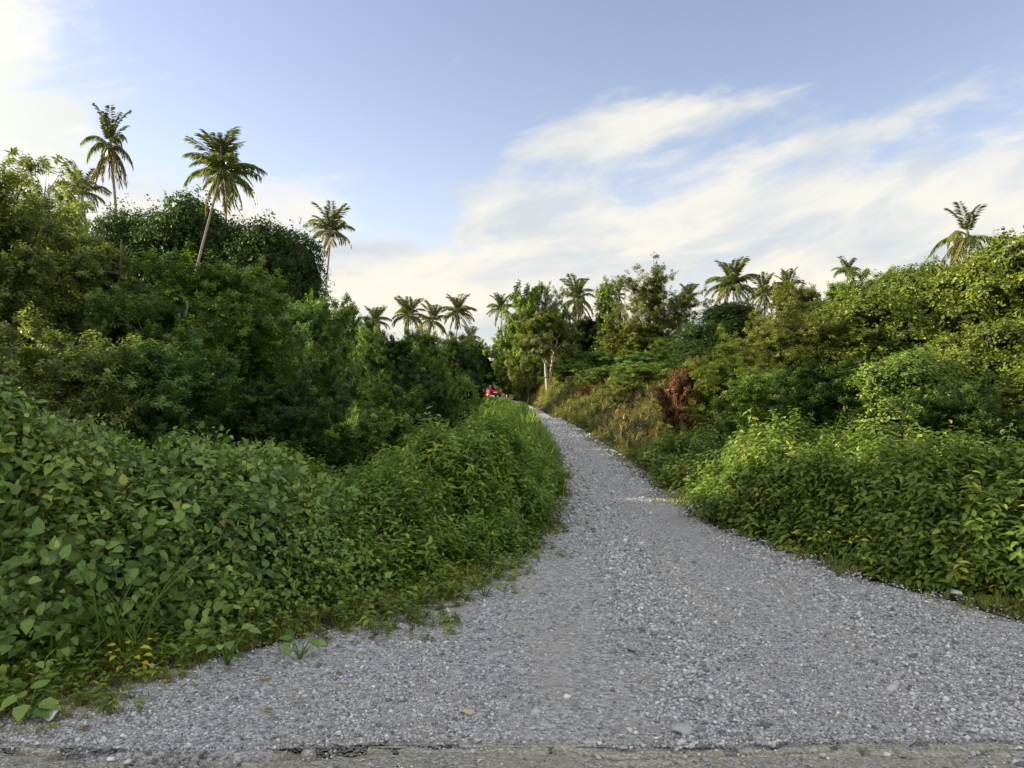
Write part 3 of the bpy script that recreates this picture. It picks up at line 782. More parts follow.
# ------------------------------------------------------------------ trees
def crown_mesh(W, H, c0, seed, k=24, n=16000, leaf=.14, asp=.5, core=.62, style='round', mat='mid', crad=(.14, .25), limbs=True, trunk_r=None, bark='bark', fork=.35, spread=.7, near=False, low=False, nlimb=26, shoots=110):
    """returns (trunk mesh, crown mesh) for a tree W wide and H tall whose crown starts at c0*H"""
    rng = np.random.default_rng(seed)
    zc = H * (c0 + (1 - c0) * .5); rz = H * (1 - c0) * .5; rx = W / 2
    d = rdir(rng, k * 3)
    if not low: d = d[d[:, 2] > -.65]
    d = d[:k]; kk = len(d)
    rad = rng.uniform(*crad, kk) * W
    f = rng.uniform(.45, 1.12, (kk, 1)) ** .7
    sq = 1.0
    cs = d * f * np.array([max(rx - rad.mean(), .1), max(rx - rad.mean(), .1), max(rz - rad.mean() * .9, .1)])
    if style == 'dome': cs[:, 2] = np.where(cs[:, 2] < 0, cs[:, 2] * 1.0, cs[:, 2]); 
    if style == 'cone': 
        tt = (cs[:, 2] / rz + 1) / 2; cs[:, :2] *= (1.25 - .95 * tt)[:, None]; rad = rad * (1.15 - .5 * tt)
    if style == 'umbrella': cs[:, 2] = np.abs(cs[:, 2]) * .55 + rz * .25 * rng.normal(.4, .5, kk)
    cs[:, 2] += zc
    sz = np.ones((kk, 3))
    if style == 'drape': sz[:, 2] = rng.uniform(.85, 1.3, kk)
    if style == 'umbrella': sz[:, 2] = .6
    mb = MB()
    w = rad ** 2; w /= w.sum()
    spr = 7; ns = n // spr
    ci = rng.choice(kk, ns, p=w)
    dd = rdir(rng, ns); dd[:, 2] = np.where((dd[:, 2] < -.3) & (rng.random(ns) < .6), -dd[:, 2], dd[:, 2])
    lump = .74 + .30 * rng.random(ns) + (rng.random(ns) < .16) * rng.uniform(0, .55, ns) + .14 * np.sin(dd[:, 0] * 5 + ci) * np.sin(dd[:, 2] * 5 + ci * 2)
    base = cs[ci] + dd * (rad[ci] * lump)[:, None] * sz[ci]
    keep = np.ones(ns, bool)
    for j in range(kk):
        q = (base - cs[j]) / (rad[j] * sz[j]); keep &= (np.einsum('ij,ij->i', q, q) > .52) | (ci == j)
    keep &= base[:, 2] > .02 * H
    base, dd, ci = base[keep], dd[keep], ci[keep]; ns = len(base)
    z = np.array([0, 0, 1.0])
    drape = style == 'drape'
    ax = unit(dd * .7 + z * (-.7 if drape else .25) + rng.normal(0, .4, (ns, 3)))
    stint = np.clip(rng.normal(.40, .15, ns) + .10 * np.sin(ci * 1.7), 0, 1)
    P = np.repeat(base, spr, 0); A = np.repeat(ax, spr, 0); D = np.repeat(dd, spr, 0); m = len(P)
    t = np.tile(np.linspace(-.4, 1, spr), ns)
    P = P + A * (t * leaf * 1.7)[:, None] + rng.normal(0, leaf * .55 * spread, (m, 3))
    T = unit(A * .6 + rng.normal(0, .7, (m, 3)) - z * (.75 if drape else .25) + D * .3)
    N = unit(D * .75 + z * .45 + rng.normal(0, .45, (m, 3)))
    L = leaf * rng.uniform(.65, 1.35, m)
    tint = np.clip(np.repeat(stint, spr) + rng.normal(0, .12, m) + .05 * t, 0, 1)
    leaves(mb, P, T, N, L, L * asp, tint, near)
    # long shoots breaking the outline
    o = np.where(dd[:, 2] > -.25)[0]; o = rng.choice(o, min(len(o), shoots))
    add_sprigs(mb, base[o] + dd[o] * (leaf * .8), dd[o], np.zeros(len(o)), rng, W * .15, leaf * .85, 12, asp * .9, 0, near, .3, .08, .15 if drape else .55)
    if core > 0:  # dark blobs inside the crown, coloured as its inner shade
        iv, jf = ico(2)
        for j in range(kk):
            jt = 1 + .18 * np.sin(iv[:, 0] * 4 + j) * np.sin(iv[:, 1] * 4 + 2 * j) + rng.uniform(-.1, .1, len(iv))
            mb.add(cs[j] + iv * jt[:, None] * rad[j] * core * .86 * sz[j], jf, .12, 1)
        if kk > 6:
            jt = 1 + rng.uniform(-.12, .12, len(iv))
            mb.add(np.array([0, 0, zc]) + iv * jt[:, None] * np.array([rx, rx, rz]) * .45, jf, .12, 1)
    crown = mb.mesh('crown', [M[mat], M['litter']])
    tb = MB(); r0 = trunk_r or H * .022
    wob = rng.normal(0, .03 * H, (6, 2)) * np.linspace(0, 1, 6)[:, None]
    topz = zc if c0 > .15 else H * .6
    zz = np.linspace(0, topz, 6)
    tp = np.stack([wob[:, 0], wob[:, 1], zz], 1)
    tube(tb, np.concatenate([[[0, 0, -.4]], tp]), np.concatenate([[r0 * 1.35], r0 * np.linspace(1.1, .4, 6)]), 9)
    if limbs:
        for j in rng.permutation(kk)[:min(kk, nlimb)]:
            u = rng.uniform(fork, .95); st = np.array([np.interp(u * topz, zz, tp[:, 0]), np.interp(u * topz, zz, tp[:, 1]), u * topz])
            if cs[j, 2] < st[2] - .1 * H: st[2] = max(.1 * H, cs[j, 2] - .1 * H); st[:2] = np.interp(st[2], zz, tp[:, 0]), np.interp(st[2], zz, tp[:, 1])
            en = cs[j] + np.array([0, 0, rad[j] * .3])
            md = st * .45 + en * .55 + np.array([0, 0, -.04 * H]) + rng.normal(0, .015 * H, 3)
            q = np.stack([st, st * .7 + md * .3 + [0, 0, .0], md, en * .6 + md * .4, en])
            tube(tb, q, r0 * np.array([.5, .42, .32, .2, .08]), 6)
    return tb.mesh('trunk', M[bark], True), crown


def branch_crown(W, H, c0, seed, nl=26, ns=9, sp=6, k=15, leaf=.11, asp=.5, stem=.10, mat='mid', bark='bark', trunk_r=None, core=0, rag=.32, low=-.55, flat=0.0, droop=.25, stems=1, fill=.8, twig=True):
    """a crown grown along limbs, side branches and leafy twigs; returns (trunk mesh, crown mesh)"""
    rng = np.random.default_rng(seed)
    zc = H * (c0 + (1 - c0) * .46); rz = H - zc; rl = zc - H * c0; rx = W / 2
    r0 = trunk_r or H * .02
    tb, mb = MB(), MB()
    z = np.array([0, 0, 1.0])
    axes = []
    for q in range(stems):
        lean = rng.normal(0, .07 * W if stems == 1 else .16 * W, 2)
        tt = np.linspace(0, 1, 7)
        wob = np.cumsum(rng.normal(0, .018 * H, (7, 2)), 0) * tt[:, None]
        tp = np.stack([lean[0] * tt + wob[:, 0], lean[1] * tt + wob[:, 1], -.35 + (H * .86 + .35) * tt * rng.uniform(.8, 1)], 1)
        tube(tb, tp, r0 * (1.25 - 1.05 * tt ** 1.2) / (1 + .25 * (stems - 1)), 8)
        axes.append(tp)
    ph = rng.uniform(0, 6.28, 4)
    def env(u):
        a = np.arctan2(u[1], u[0])
        return 1 + rag * (.45 * math.sin(2 * a + ph[0]) * math.sin(2.5 * u[2] + ph[1]) + .35 * math.sin(4 * a + ph[2] + 3 * u[2]) + .3 * math.sin(5 * u[2] + a + ph[3]))
    P, D = [], []
    for i in range(nl):
        u = rdir(rng, 1)[0]
        while u[2] < low: u = rdir(rng, 1)[0]
        if flat: u[2] = abs(u[2]) * (1 - flat) + flat * rng.uniform(-.1, .5)
        f = env(u) * rng.uniform(.66, 1.0) * (1.16 if rng.random() < .14 else 1)
        E = np.array([0, 0, zc]) + u * np.array([rx, rx, rz if u[2] > 0 else rl]) * f
        E[2] = max(E[2], .04 * H)
        tp = axes[rng.integers(0, stems)]
        hd = math.hypot(E[0], E[1])
        zs = np.clip(E[2] - hd * rng.uniform(.5, 1.1), .06 * H + .12 * c0 * H, H * .8)
        st = np.array([np.interp(zs, tp[:, 2], tp[:, 0]), np.interp(zs, tp[:, 2], tp[:, 1]), zs])
        ln = np.linalg.norm(E - st)
        ct = st * .5 + E * .5 + np.array([0, 0, -.08 * ln]) + rng.normal(0, .07 * ln, 3)
        t = np.linspace(0, 1, 6)[:, None]
        B = st * (1 - t) ** 2 + 2 * ct * t * (1 - t) + E * t ** 2
        tube(tb, B, r0 * np.array([.42, .34, .27, .2, .12, .05]) * min(1, .5 + ln / W), 5)
        ld = unit((E - ct)[None])[0]
        for j in range(ns):
            a = rng.uniform(.28, 1) if j else 1.0
            p0 = st * (1 - a) ** 2 + 2 * ct * a * (1 - a) + E * a ** 2
            d2 = unit((rdir(rng, 1)[0] * .8 + ld * .55 + z * .22)[None])[0]
            l2 = W * rng.uniform(.08, .21)
            e2 = p0 + d2 * l2; e2[2] = max(e2[2], .03 * H)
            if twig: tube(tb, np.stack([p0, p0 * .5 + e2 * .5 + rng.normal(0, .02 * W, 3), e2]), r0 * np.array([.13, .09, .03]), 4)
            b = rng.uniform(.25, 1.05, sp)[:, None]
            P.append(p0 * (1 - b) + e2 * b + rng.normal(0, .018 * W, (sp, 3))); D.append(np.repeat(d2[None], sp, 0) + rng.normal(0, .45, (sp, 3)))
        m = int(sp * ns * fill)
        if m:                                                          # older shoots nearer the middle
            b = rng.uniform(.2, .8, m)[:, None]
            P.append(st * (1 - b) ** 2 + 2 * ct * b * (1 - b) + E * b ** 2 + rng.normal(0, .05 * W, (m, 3))); D.append(rdir(rng, m))
    P = np.concatenate(P); D = unit(np.concatenate(D)); P[:, 2] = np.maximum(P[:, 2], .03 * H)
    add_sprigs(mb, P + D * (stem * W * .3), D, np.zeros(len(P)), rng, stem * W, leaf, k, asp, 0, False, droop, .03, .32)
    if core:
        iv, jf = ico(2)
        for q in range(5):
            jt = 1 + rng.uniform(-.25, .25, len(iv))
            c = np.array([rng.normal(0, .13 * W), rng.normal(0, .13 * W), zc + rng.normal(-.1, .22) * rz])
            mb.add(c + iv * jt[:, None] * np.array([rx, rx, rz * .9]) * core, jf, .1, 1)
    return tb.mesh('trunk', M[bark], True), mb.mesh('crown', [M[mat], M['litter']])


def extent(meshes, W):
    """adds the real width and height of the grown crown"""
    c = np.empty(len(meshes[1].vertices) * 3, np.float32); meshes[1].vertices.foreach_get('co', c); c = c.reshape(-1, 3)
    return (*meshes, max(W * .85, 2 * float(np.percentile(np.hypot(c[:, 0], c[:, 1]), 95))), float(np.percentile(c[:, 2], 99.7)))


PROTO = {}
def tree(name, proto, px, top, width, d, label, cat='tree', group=None, mat=None, rot=None, dz=0.0, bark=None, sxy=None):
    """stands a tree so that it spans width pixels and reaches the pixel row top at distance d"""
    if proto not in PROTO:
        kw = dict(SPEC[proto]); PROTO[proto] = extent((branch_crown if 'nl' in kw else crown_mesh)(**kw), kw['W'])
    tm, cm, W, H = PROTO[proto]
    x = at(px, d); g = gz(x, d) - .05
    w = width / FPX * d; h = zat(top, d) - g
    rz = rot if rot is not None else (hash_(label) % 628) / 100
    e = empty(name, (x, d, g), label, cat, group, rz)
    for nm, me, mm in (('trunk', tm, bark), ('crown', cm, mat)):
        o = link(nm, me, e); o.scale = (w / W, w / W, h / H)
        if mm:
            o.material_slots[0].link = 'OBJECT'; o.material_slots[0].material = M[mm]
    return e


def hash_(s):
    h = 7
    for c in s: h = (h * 31 + ord(c)) % 1000003
    return h


SPEC = {
    'sparse_near': dict(W=3.6, H=7.2, c0=.22, seed=21, nl=36, ns=7, sp=5, k=13, leaf=.095, asp=.55, stem=.09, mat='greyolive', core=0, rag=.6, trunk_r=.08, fill=.1),
    'olive_near': dict(W=3.4, H=5.6, c0=.03, seed=22, nl=36, ns=9, sp=7, k=15, leaf=.095, asp=.5, stem=.095, mat='greyolive', rag=.45, stems=3, trunk_r=.09),
    'round_near': dict(W=4.0, H=4.8, c0=.02, seed=23, nl=40, ns=10, sp=7, k=15, leaf=.095, asp=.5, stem=.085, mat='mid', rag=.38, stems=3, trunk_r=.09),
    'bush_near': dict(W=3.2, H=3.4, c0=.0, seed=24, nl=34, ns=8, sp=6, k=14, leaf=.095, asp=.5, stem=.11, mat='mid', rag=.5, stems=5, trunk_r=.06, low=-.8),
    'bush_leafy': dict(W=3.2, H=3.6, c0=.0, seed=25, nl=30, ns=8, sp=5, k=14, leaf=.115, asp=.6, stem=.12, mat='lit', rag=.5, stems=5, trunk_r=.06, low=-.8),
    'bush_tall': dict(W=2.6, H=3.6, c0=.0, seed=64, nl=32, ns=8, sp=6, k=14, leaf=.10, asp=.42, stem=.13, mat='mid', rag=.6, stems=5, trunk_r=.06, low=-.8),
    'vine_near': dict(W=4.0, H=5.0, c0=.0, seed=26, k=64, n=74000, leaf=.095, asp=.75, core=.68, style='drape', mat='sunny', crad=(.07, .18), low=True, shoots=420),
    'vine_near_b': dict(W=4.0, H=5.0, c0=.0, seed=46, k=58, n=74000, leaf=.095, asp=.75, core=.68, style='drape', mat='sunny', crad=(.08, .20), low=True, shoots=420),
    'fine_tree': dict(W=3.8, H=5.6, c0=.06, seed=27, nl=38, ns=9, sp=6, k=15, leaf=.095, asp=.38, stem=.09, mat='lit', rag=.45, stems=3, trunk_r=.07),
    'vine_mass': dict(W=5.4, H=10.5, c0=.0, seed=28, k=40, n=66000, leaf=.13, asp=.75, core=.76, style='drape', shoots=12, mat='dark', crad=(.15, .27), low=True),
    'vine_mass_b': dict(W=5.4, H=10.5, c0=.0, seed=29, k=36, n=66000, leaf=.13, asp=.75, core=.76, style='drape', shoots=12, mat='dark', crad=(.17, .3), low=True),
    'mid_tree': dict(W=4.2, H=6.0, c0=.03, seed=30, nl=34, ns=8, sp=6, k=14, leaf=.15, asp=.5, stem=.10, mat='mid', rag=.45, stems=2),
    'mid_tree_b': dict(W=4.2, H=6.0, c0=.03, seed=31, nl=34, ns=8, sp=6, k=14, leaf=.15, asp=.5, stem=.11, mat='mid', rag=.5, stems=2),
    'cone_mid': dict(W=3.2, H=5.0, c0=.0, seed=32, nl=34, ns=8, sp=6, k=13, leaf=.14, asp=.45, stem=.12, mat='dark', rag=.5, stems=2),
    'far_broad': dict(W=6.5, H=10.5, c0=.14, seed=33, nl=34, ns=7, sp=5, k=12, leaf=.28, asp=.55, stem=.09, mat='olive', bark='palebark', trunk_r=.16, rag=.45),
    'far_broad_b': dict(W=6.5, H=10.0, c0=.08, seed=34, nl=36, ns=7, sp=5, k=12, leaf=.28, asp=.55, stem=.09, mat='mid', trunk_r=.15, rag=.4),
    'far_open': dict(W=8.2, H=12, c0=.30, seed=35, nl=40, ns=7, sp=5, k=11, leaf=.25, asp=.5, stem=.075, mat='olive', bark='palebark', trunk_r=.2, core=0, rag=.5, fill=.1),
    'far_spread': dict(W=4.6, H=7.0, c0=.36, seed=66, nl=26, ns=8, sp=5, k=12, leaf=.22, asp=.5, stem=.09, low=-.25, mat='olive', bark='palebark', trunk_r=.14, rag=.5, fill=.1, twig=False, stems=2),
    'far_bush': dict(W=5.0, H=4.5, c0=.0, seed=37, nl=30, ns=7, sp=5, k=11, leaf=.24, asp=.5, stem=.11, mat='dark', rag=.5, stems=4, low=-.8),
    'far_bush_b': dict(W=5.0, H=4.5, c0=.0, seed=38, nl=30, ns=7, sp=5, k=11, leaf=.24, asp=.5, stem=.11, mat='mid', rag=.5, stems=4, low=-.8),
    'far_column': dict(W=2.2, H=11, c0=.0, seed=39, k=30, n=11000, leaf=.26, asp=.6, core=.7, style='drape', mat='mid', crad=(.28, .42), low=True),
    'spire': dict(W=1.1, H=13.5, c0=.45, seed=40, k=24, n=3600, leaf=.24, asp=.5, core=.5, style='cone', mat='dark', crad=(.16, .34), trunk_r=.14, low=True),
    'rust_bush': dict(W=1.6, H=2.6, c0=.0, seed=41, nl=26, ns=6, sp=5, k=13, leaf=.11, asp=.3, stem=.13, mat='rust', droop=.7, stems=4, rag=.5, low=-.8, trunk_r=.035),
    'hanging': dict(W=1.1, H=2.4, c0=.0, seed=42, k=26, n=9000, leaf=.11, asp=.4, core=.6, style='drape', mat='mid', crad=(.2, .33), low=True),
}

LT, RT = 'trees and bushes left of the track', 'trees and bushes right of the track'
VL, RF = 'vine-smothered trees on the left', 'far trees right of the bend'


def build_trees():
    # ---- left, far to near
    for px, top, w, d, pr, lab in [
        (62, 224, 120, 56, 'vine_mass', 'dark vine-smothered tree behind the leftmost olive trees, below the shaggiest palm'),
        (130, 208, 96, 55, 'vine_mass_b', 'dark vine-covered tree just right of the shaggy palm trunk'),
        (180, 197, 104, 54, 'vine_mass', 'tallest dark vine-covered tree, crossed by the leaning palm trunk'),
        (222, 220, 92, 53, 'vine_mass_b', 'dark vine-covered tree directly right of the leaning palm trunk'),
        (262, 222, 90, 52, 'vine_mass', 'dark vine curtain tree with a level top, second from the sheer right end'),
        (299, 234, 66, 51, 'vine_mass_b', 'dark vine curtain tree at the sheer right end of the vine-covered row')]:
        tree('vine_draped_tree', pr, px, top, w, d, lab, 'tree', VL)
    tree('broadleaf_tree', 'sparse_near', 8, 150, 170, 17, 'thin olive tree with loose twiggy top against the pale sky at far left', 'tree', LT)
    tree('broadleaf_tree', 'sparse_near', 58, 178, 90, 21, 'slim loose-leaved tree with a few bare twigs beside the smallest left palm', 'tree', LT, rot=2.1)
    tree('broadleaf_tree', 'olive_near', 62, 200, 160, 19, 'olive green bushy tree filling the left edge below the loose twiggy top', 'tree', LT)
    tree('broadleaf_tree', 'olive_near', -45, 175, 200, 16, 'olive green bushy tree cut by the left edge of the view', 'tree', LT, rot=1.0)
    tree('broadleaf_tree', 'round_near', 218, 260, 165, 18, 'rounded green tree with sunlit crest in front of the vine-covered row', 'tree', LT)
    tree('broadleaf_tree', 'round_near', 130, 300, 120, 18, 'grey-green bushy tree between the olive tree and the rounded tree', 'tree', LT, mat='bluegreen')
    tree('shrub', 'bush_near', 60, 320, 170, 12.5, 'dusky green shrub above the vine mound at left', 'shrub', LT, mat='greyolive')
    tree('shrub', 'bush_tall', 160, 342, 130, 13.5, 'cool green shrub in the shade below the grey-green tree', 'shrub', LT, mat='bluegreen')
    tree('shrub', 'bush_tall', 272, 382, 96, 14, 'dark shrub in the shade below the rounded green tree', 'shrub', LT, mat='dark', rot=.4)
    tree('broadleaf_tree', 'mid_tree', 296, 302, 90, 24, 'cool green tree at the foot of the vine curtain', 'tree', LT, mat='bluegreen')
    tree('broadleaf_tree', 'cone_mid', 326, 302, 60, 25, 'slender upright fresh green tree right of the vine curtain', 'tree', LT, mat='mid')
    tree('broadleaf_tree', 'mid_tree_b', 350, 303, 62, 34, 'dark tree with knobbly crown left of the far palm row', 'tree', LT, mat='dark')
    tree('broadleaf_tree', 'mid_tree', 374, 328, 48, 32, 'yellowish-topped tree below the first far palm', 'tree', LT, mat='mid', rot=.3)
    tree('broadleaf_tree', 'mid_tree_b', 398, 334, 62, 30, 'dark tree in the middle of the clump before the far palms', 'tree', LT, mat='dark', rot=2.4)
    tree('broadleaf_tree', 'mid_tree', 418, 329, 60, 33, 'green tree with bright crest below the second far palm', 'tree', LT, mat='mid', rot=4)
    tree('broadleaf_tree', 'mid_tree_b', 448, 334, 62, 38, 'deep green tree below the tallest palm of the far row', 'tree', LT, mat='dark', rot=.9)
    tree('broadleaf_tree', 'cone_mid', 466, 350, 34, 50, 'dark tree sloping down to the gap where the track vanishes', 'tree', LT, rot=1.9)
    tree('broadleaf_tree', 'cone_mid', 473, 364, 14, 66, 'last small dark tree at the gap, beside the red car', 'tree', LT, rot=3.1)
    tree('shrub', 'hanging', 463, 374, 32, 24, 'narrow bright green hanging bush at the track side of the left trees', 'shrub', LT, rot=.5)
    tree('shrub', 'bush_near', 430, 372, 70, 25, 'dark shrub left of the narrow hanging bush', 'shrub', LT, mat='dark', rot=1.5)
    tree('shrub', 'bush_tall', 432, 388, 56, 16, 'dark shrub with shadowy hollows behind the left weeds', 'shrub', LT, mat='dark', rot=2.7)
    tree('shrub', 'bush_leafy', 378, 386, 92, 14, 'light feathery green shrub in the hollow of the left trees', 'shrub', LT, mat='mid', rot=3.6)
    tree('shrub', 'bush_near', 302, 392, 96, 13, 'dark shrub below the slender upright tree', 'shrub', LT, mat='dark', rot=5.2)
    tree('vine_draped_tree', 'vine_near', -345, 40, 360, 10.5, 'vine-covered tree standing left of the vine mound, outside the view', 'tree', LT, rot=.2)
    tree('vine_draped_tree', 'vine_near_b', -950, -210, 760, 6.5, 'vine-covered tree beside the asphalt road, outside the view on the left', 'tree', LT, rot=.7)
    # ---- right, far group round the bend
    tree('broadleaf_tree', 'far_broad_b', 524, 287, 58, 78, 'dense round-headed tree at the left end of the far right group', 'tree', RF, mat='mid')
    tree('broadleaf_tree', 'far_broad', 508, 330, 30, 86, 'narrow tree leaning over the gap beside the far right group', 'tree', RF, mat='mid', rot=1.0)
    tree('broadleaf_tree', 'far_open', 553, 284, 46, 80, 'thin reddish-stemmed open tree behind the pale-trunked tree', 'tree', RF, rot=.7)
    tree('broadleaf_tree', 'far_spread', 548, 312, 62, 62, 'small tree with forked pale trunk and flat open crown above the bank', 'tree', RF, rot=.9)
    tree('broadleaf_tree', 'far_broad_b', 585, 318, 56, 76, 'dark round tree below the palm with hanging fronds', 'tree', RF, mat='dark', rot=2.0)
    tree('vine_draped_tree', 'far_column', 607, 283, 26, 74, 'round-topped column of vines over a dead stem', 'tree', RF)
    tree('broadleaf_tree', 'far_broad', 622, 308, 44, 72, 'olive conical tree right of the vine column', 'tree', RF, rot=3.3)
    tree('broadleaf_tree', 'far_open', 655, 270, 92, 70, 'tall wide open-crowned tree with sky showing through it', 'tree', RF, rot=1.3)
    tree('broadleaf_tree', 'spire', 657, 255, 15, 69, 'thin vine-wrapped spire rising out of the open-crowned tree', 'tree', RF)
    tree('broadleaf_tree', 'far_broad_b', 645, 322, 64, 68, 'bushy green tree under the open-crowned tree', 'tree', RF, mat='olive', rot=5)
    for px, top, w, d, pr, mt, lab in [
        (516, 352, 42, 92, 'far_bush', 'dark', 'dark bush at the foot of the round-headed far tree'),
        (566, 348, 52, 66, 'far_bush', 'dark', 'dark bush right of the forked pale trunk'),
        (530, 352, 36, 70, 'far_bush_b', 'olive', 'olive bush left of the forked pale trunk'),
        (600, 350, 60, 62, 'far_bush_b', 'mid', 'green bush below the vine column on the bank'),
        (636, 352, 60, 56, 'far_bush', 'bluegreen', 'cool green bush under the open-crowned tree'),
        (672, 340, 52, 50, 'far_bush_b', 'mid', 'green bush left of the dark vine tree on the bank'),
        (588, 372, 40, 60, 'far_bush', 'rust', 'low dead brown bush on the bank beyond the pale trunk'),
        (604, 366, 52, 45, 'far_bush_b', 'mid', 'rounded green bush on the bank midway between pale trunk and rusty bush'),
        (645, 362, 60, 37, 'far_bush', 'mid', 'largest green bush on the bank left of the rusty bush'),
        (572, 364, 36, 55, 'far_bush', 'dark', 'dark bush on the bank just right of the pale trunk foot'),
        (630, 380, 46, 33, 'far_bush_b', 'olive', 'scrubby olive bush on the grassy bank left of the rusty dead bush'),
        (596, 385, 34, 44, 'far_bush', 'rust', 'low brown scrub on the bank nearer than the dead brown bush'),
        (655, 374, 60, 42, 'far_bush_b', 'mid', 'low fresh green bush behind the rusty dead bush')]:
        tree('shrub', pr, px, top, w, d, lab, 'shrub', RF, mat=mt)
    # ---- right, hillside
    tree('vine_draped_tree', 'vine_mass_b', 705, 322, 66, 40, 'dark vine tree left of the two middle palms', 'tree', RT)
    tree('vine_draped_tree', 'vine_mass', 738, 302, 78, 42, 'dark vine tree directly below the two middle palms', 'tree', RT)
    tree('broadleaf_tree', 'mid_tree', 792, 284, 74, 36, 'tall leafy tree with a palm head poking out of it', 'tree', RT, mat='olive')
    tree('broadleaf_tree', 'mid_tree_b', 846, 276, 84, 38, 'leafy tree on the skyline below the smallest right palm', 'tree', RT, mat='mid')
    tree('broadleaf_tree', 'mid_tree', 905, 268, 90, 36, 'green tree on the skyline left of the ragged right palm', 'tree', RT, mat='mid', rot=1.1)
    tree('broadleaf_tree', 'fine_tree', 726, 334, 110, 18.5, 'yellow-green fine-leaved tree beside the rusty dead bush', 'tree', RT)
    tree('broadleaf_tree', 'fine_tree', 800, 290, 140, 20, 'airy fine-leaved tree with thin stems in the middle of the right slope', 'tree', RT, rot=1.9, mat='olive')
    tree('vine_draped_tree', 'vine_near', 872, 290, 140, 20, 'sunlit vine-covered tree right of the airy fine-leaved tree', 'tree', RT)
    tree('vine_draped_tree', 'vine_near_b', 938, 264, 150, 21, 'broad sunlit vine-covered tree just below the ragged palm', 'tree', RT)
    tree('vine_draped_tree', 'vine_near', 1012, 236, 165, 19, 'tallest vine-covered tree at the right edge of the view', 'tree', RT, rot=2.2)
    tree('vine_draped_tree', 'vine_near_b', 990, 325, 140, 14.5, 'low vine-covered tree in front of the tallest one at right', 'tree', RT, rot=4.1, mat='sunny')
    tree('vine_draped_tree', 'vine_near', 905, 352, 130, 13.5, 'vine-covered bush overhanging the shadowy hollow on the right', 'tree', RT, rot=.6, mat='mid')
    tree('shrub', 'bush_tall', 768, 370, 96, 15.5, 'dark green shrub at the foot of the yellow-green tree', 'shrub', RT, mat='mid')
    tree('shrub', 'bush_tall', 838, 362, 110, 14, 'dark shrub behind the middle of the right weed hedge', 'shrub', RT, mat='dark', rot=2)
    tree('shrub', 'bush_leafy', 1045, 372, 130, 12.5, 'leafy yellow-green shrub above the hedge at the right edge', 'shrub', RT)
    tree('shrub', 'bush_near', 960, 380, 110, 11.5, 'dark shrub low behind the right end of the weed hedge', 'shrub', RT, mat='dark', rot=3)
    tree('shrub', 'rust_bush', 680, 362, 42, 18.5, 'rust-brown dead bush standing by the yellow-green tree', 'shrub', RT)


def build_far_wood():
    """the solid wood behind the first rows of trees"""
    rng = np.random.default_rng(5)
    tm, cm = crown_mesh(W=9, H=9, c0=0, seed=50, k=30, n=9000, leaf=.5, asp=.6, core=.7, mat='dark', crad=(.14, .25), low=True)
    vs = np.empty(len(cm.vertices) * 3, np.float32); cm.vertices.foreach_get('co', vs); vs = vs.reshape(-1, 3)
    fs = np.empty(len(cm.loops), np.int32); cm.loops.foreach_get('vertex_index', fs); fs = fs.reshape(-1, 3)
    ts = np.empty(len(cm.polygons), np.float32); cm.attributes['tint'].data.foreach_get('value', ts)
    mb = MB()
    spots = []
    for px in range(-150, 480, 34): spots.append((px + rng.uniform(-8, 8), rng.uniform(70, 110), 345 - .16 * max(0, 300 - px) * .5))
    for px in range(540, 1180, 36): spots.append((px + rng.uniform(-8, 8), rng.uniform(92, 118), 338 - max(0, px - 700) * .12))
    for px, d, top in spots:
        x = at(px, d); g = gz(x, d); h = zat(top + rng.uniform(-8, 8), d) - g; a = rng.uniform(0, 6.28); c, s = math.cos(a), math.sin(a)
        v = vs * np.array([1, 1, h / 9]); v = np.stack([v[:, 0] * c - v[:, 1] * s + x, v[:, 0] * s + v[:, 1] * c + d, v[:, 2] + g], -1)
        mb.add(v, fs, ts)
    bpy.data.meshes.remove(tm); bpy.data.meshes.remove(cm)
    tag(link('distant_wood', mb.mesh('distant_wood', [M['dark']])), 'dark unbroken wood glimpsed behind the nearer trees', 'wood', kind='stuff')


# ------------------------------------------------------------------ coconut palms
FR = {}
def frond_mesh(kind, seed):
    """a feather frond 1 m long leaving the origin along +X"""
    if (kind, seed) in FR: return FR[kind, seed]
    rng = np.random.default_rng(seed * 17 + len(kind))
    p0, bend, hang, mat = dict(up=(80, 45, .25, 'palm'), mid=(50, 90, .5, 'palm'), low=(10, 85, .8, 'palm'), skirt=(-38, 45, .9, 'palmdead'))[kind]
    k = 40; t = np.linspace(0, 1, k)
    ang = np.radians(p0 + rng.uniform(-6, 6) - bend * t ** 1.25)
    ds = 1 / (k - 1)
    x = np.concatenate([[0], np.cumsum(np.cos(ang[:-1]) * ds)]); zz = np.concatenate([[0], np.cumsum(np.sin(ang[:-1]) * ds)])
    y = .06 * rng.normal() * t ** 2
    pts = np.stack([x, y, zz], 1)
    mb = MB()
    tube(mb, pts[::4], np.linspace(.010, .003, len(pts[::4])), 4, .7)
    d = unit(np.gradient(pts, axis=0))
    for sgn in (-1, 1):
        q = np.arange(5, k); m = len(q)
        rag = rng.random(m) < (.9 if kind != 'skirt' else .75)
        q = q[rag]; m = len(q); tt = t[q]
        l = (.23 * np.sqrt(np.clip(4 * (tt * .92 + .06) * (1 - tt * .9), 0, 1)) + .03) * rng.uniform(.8, 1.15, m)
        sd = np.tile(np.array([[0, sgn, 0.0]]), (m, 1))
        D = unit(sd * .8 + d[q] * .75 - np.array([0, 0, 1.0]) * hang * rng.uniform(.9, 2.0, (m, 1)))
        leaves(mb, pts[q], D, np.array([0, 0, 1.0]) + d[q] * .2 + rng.normal(0, .2, (m, 3)), l, .0095, np.clip(rng.normal(.5, .16, m), 0, 1))
    FR[kind, seed] = mb.mesh('frond', M[mat])
    return FR[kind, seed]


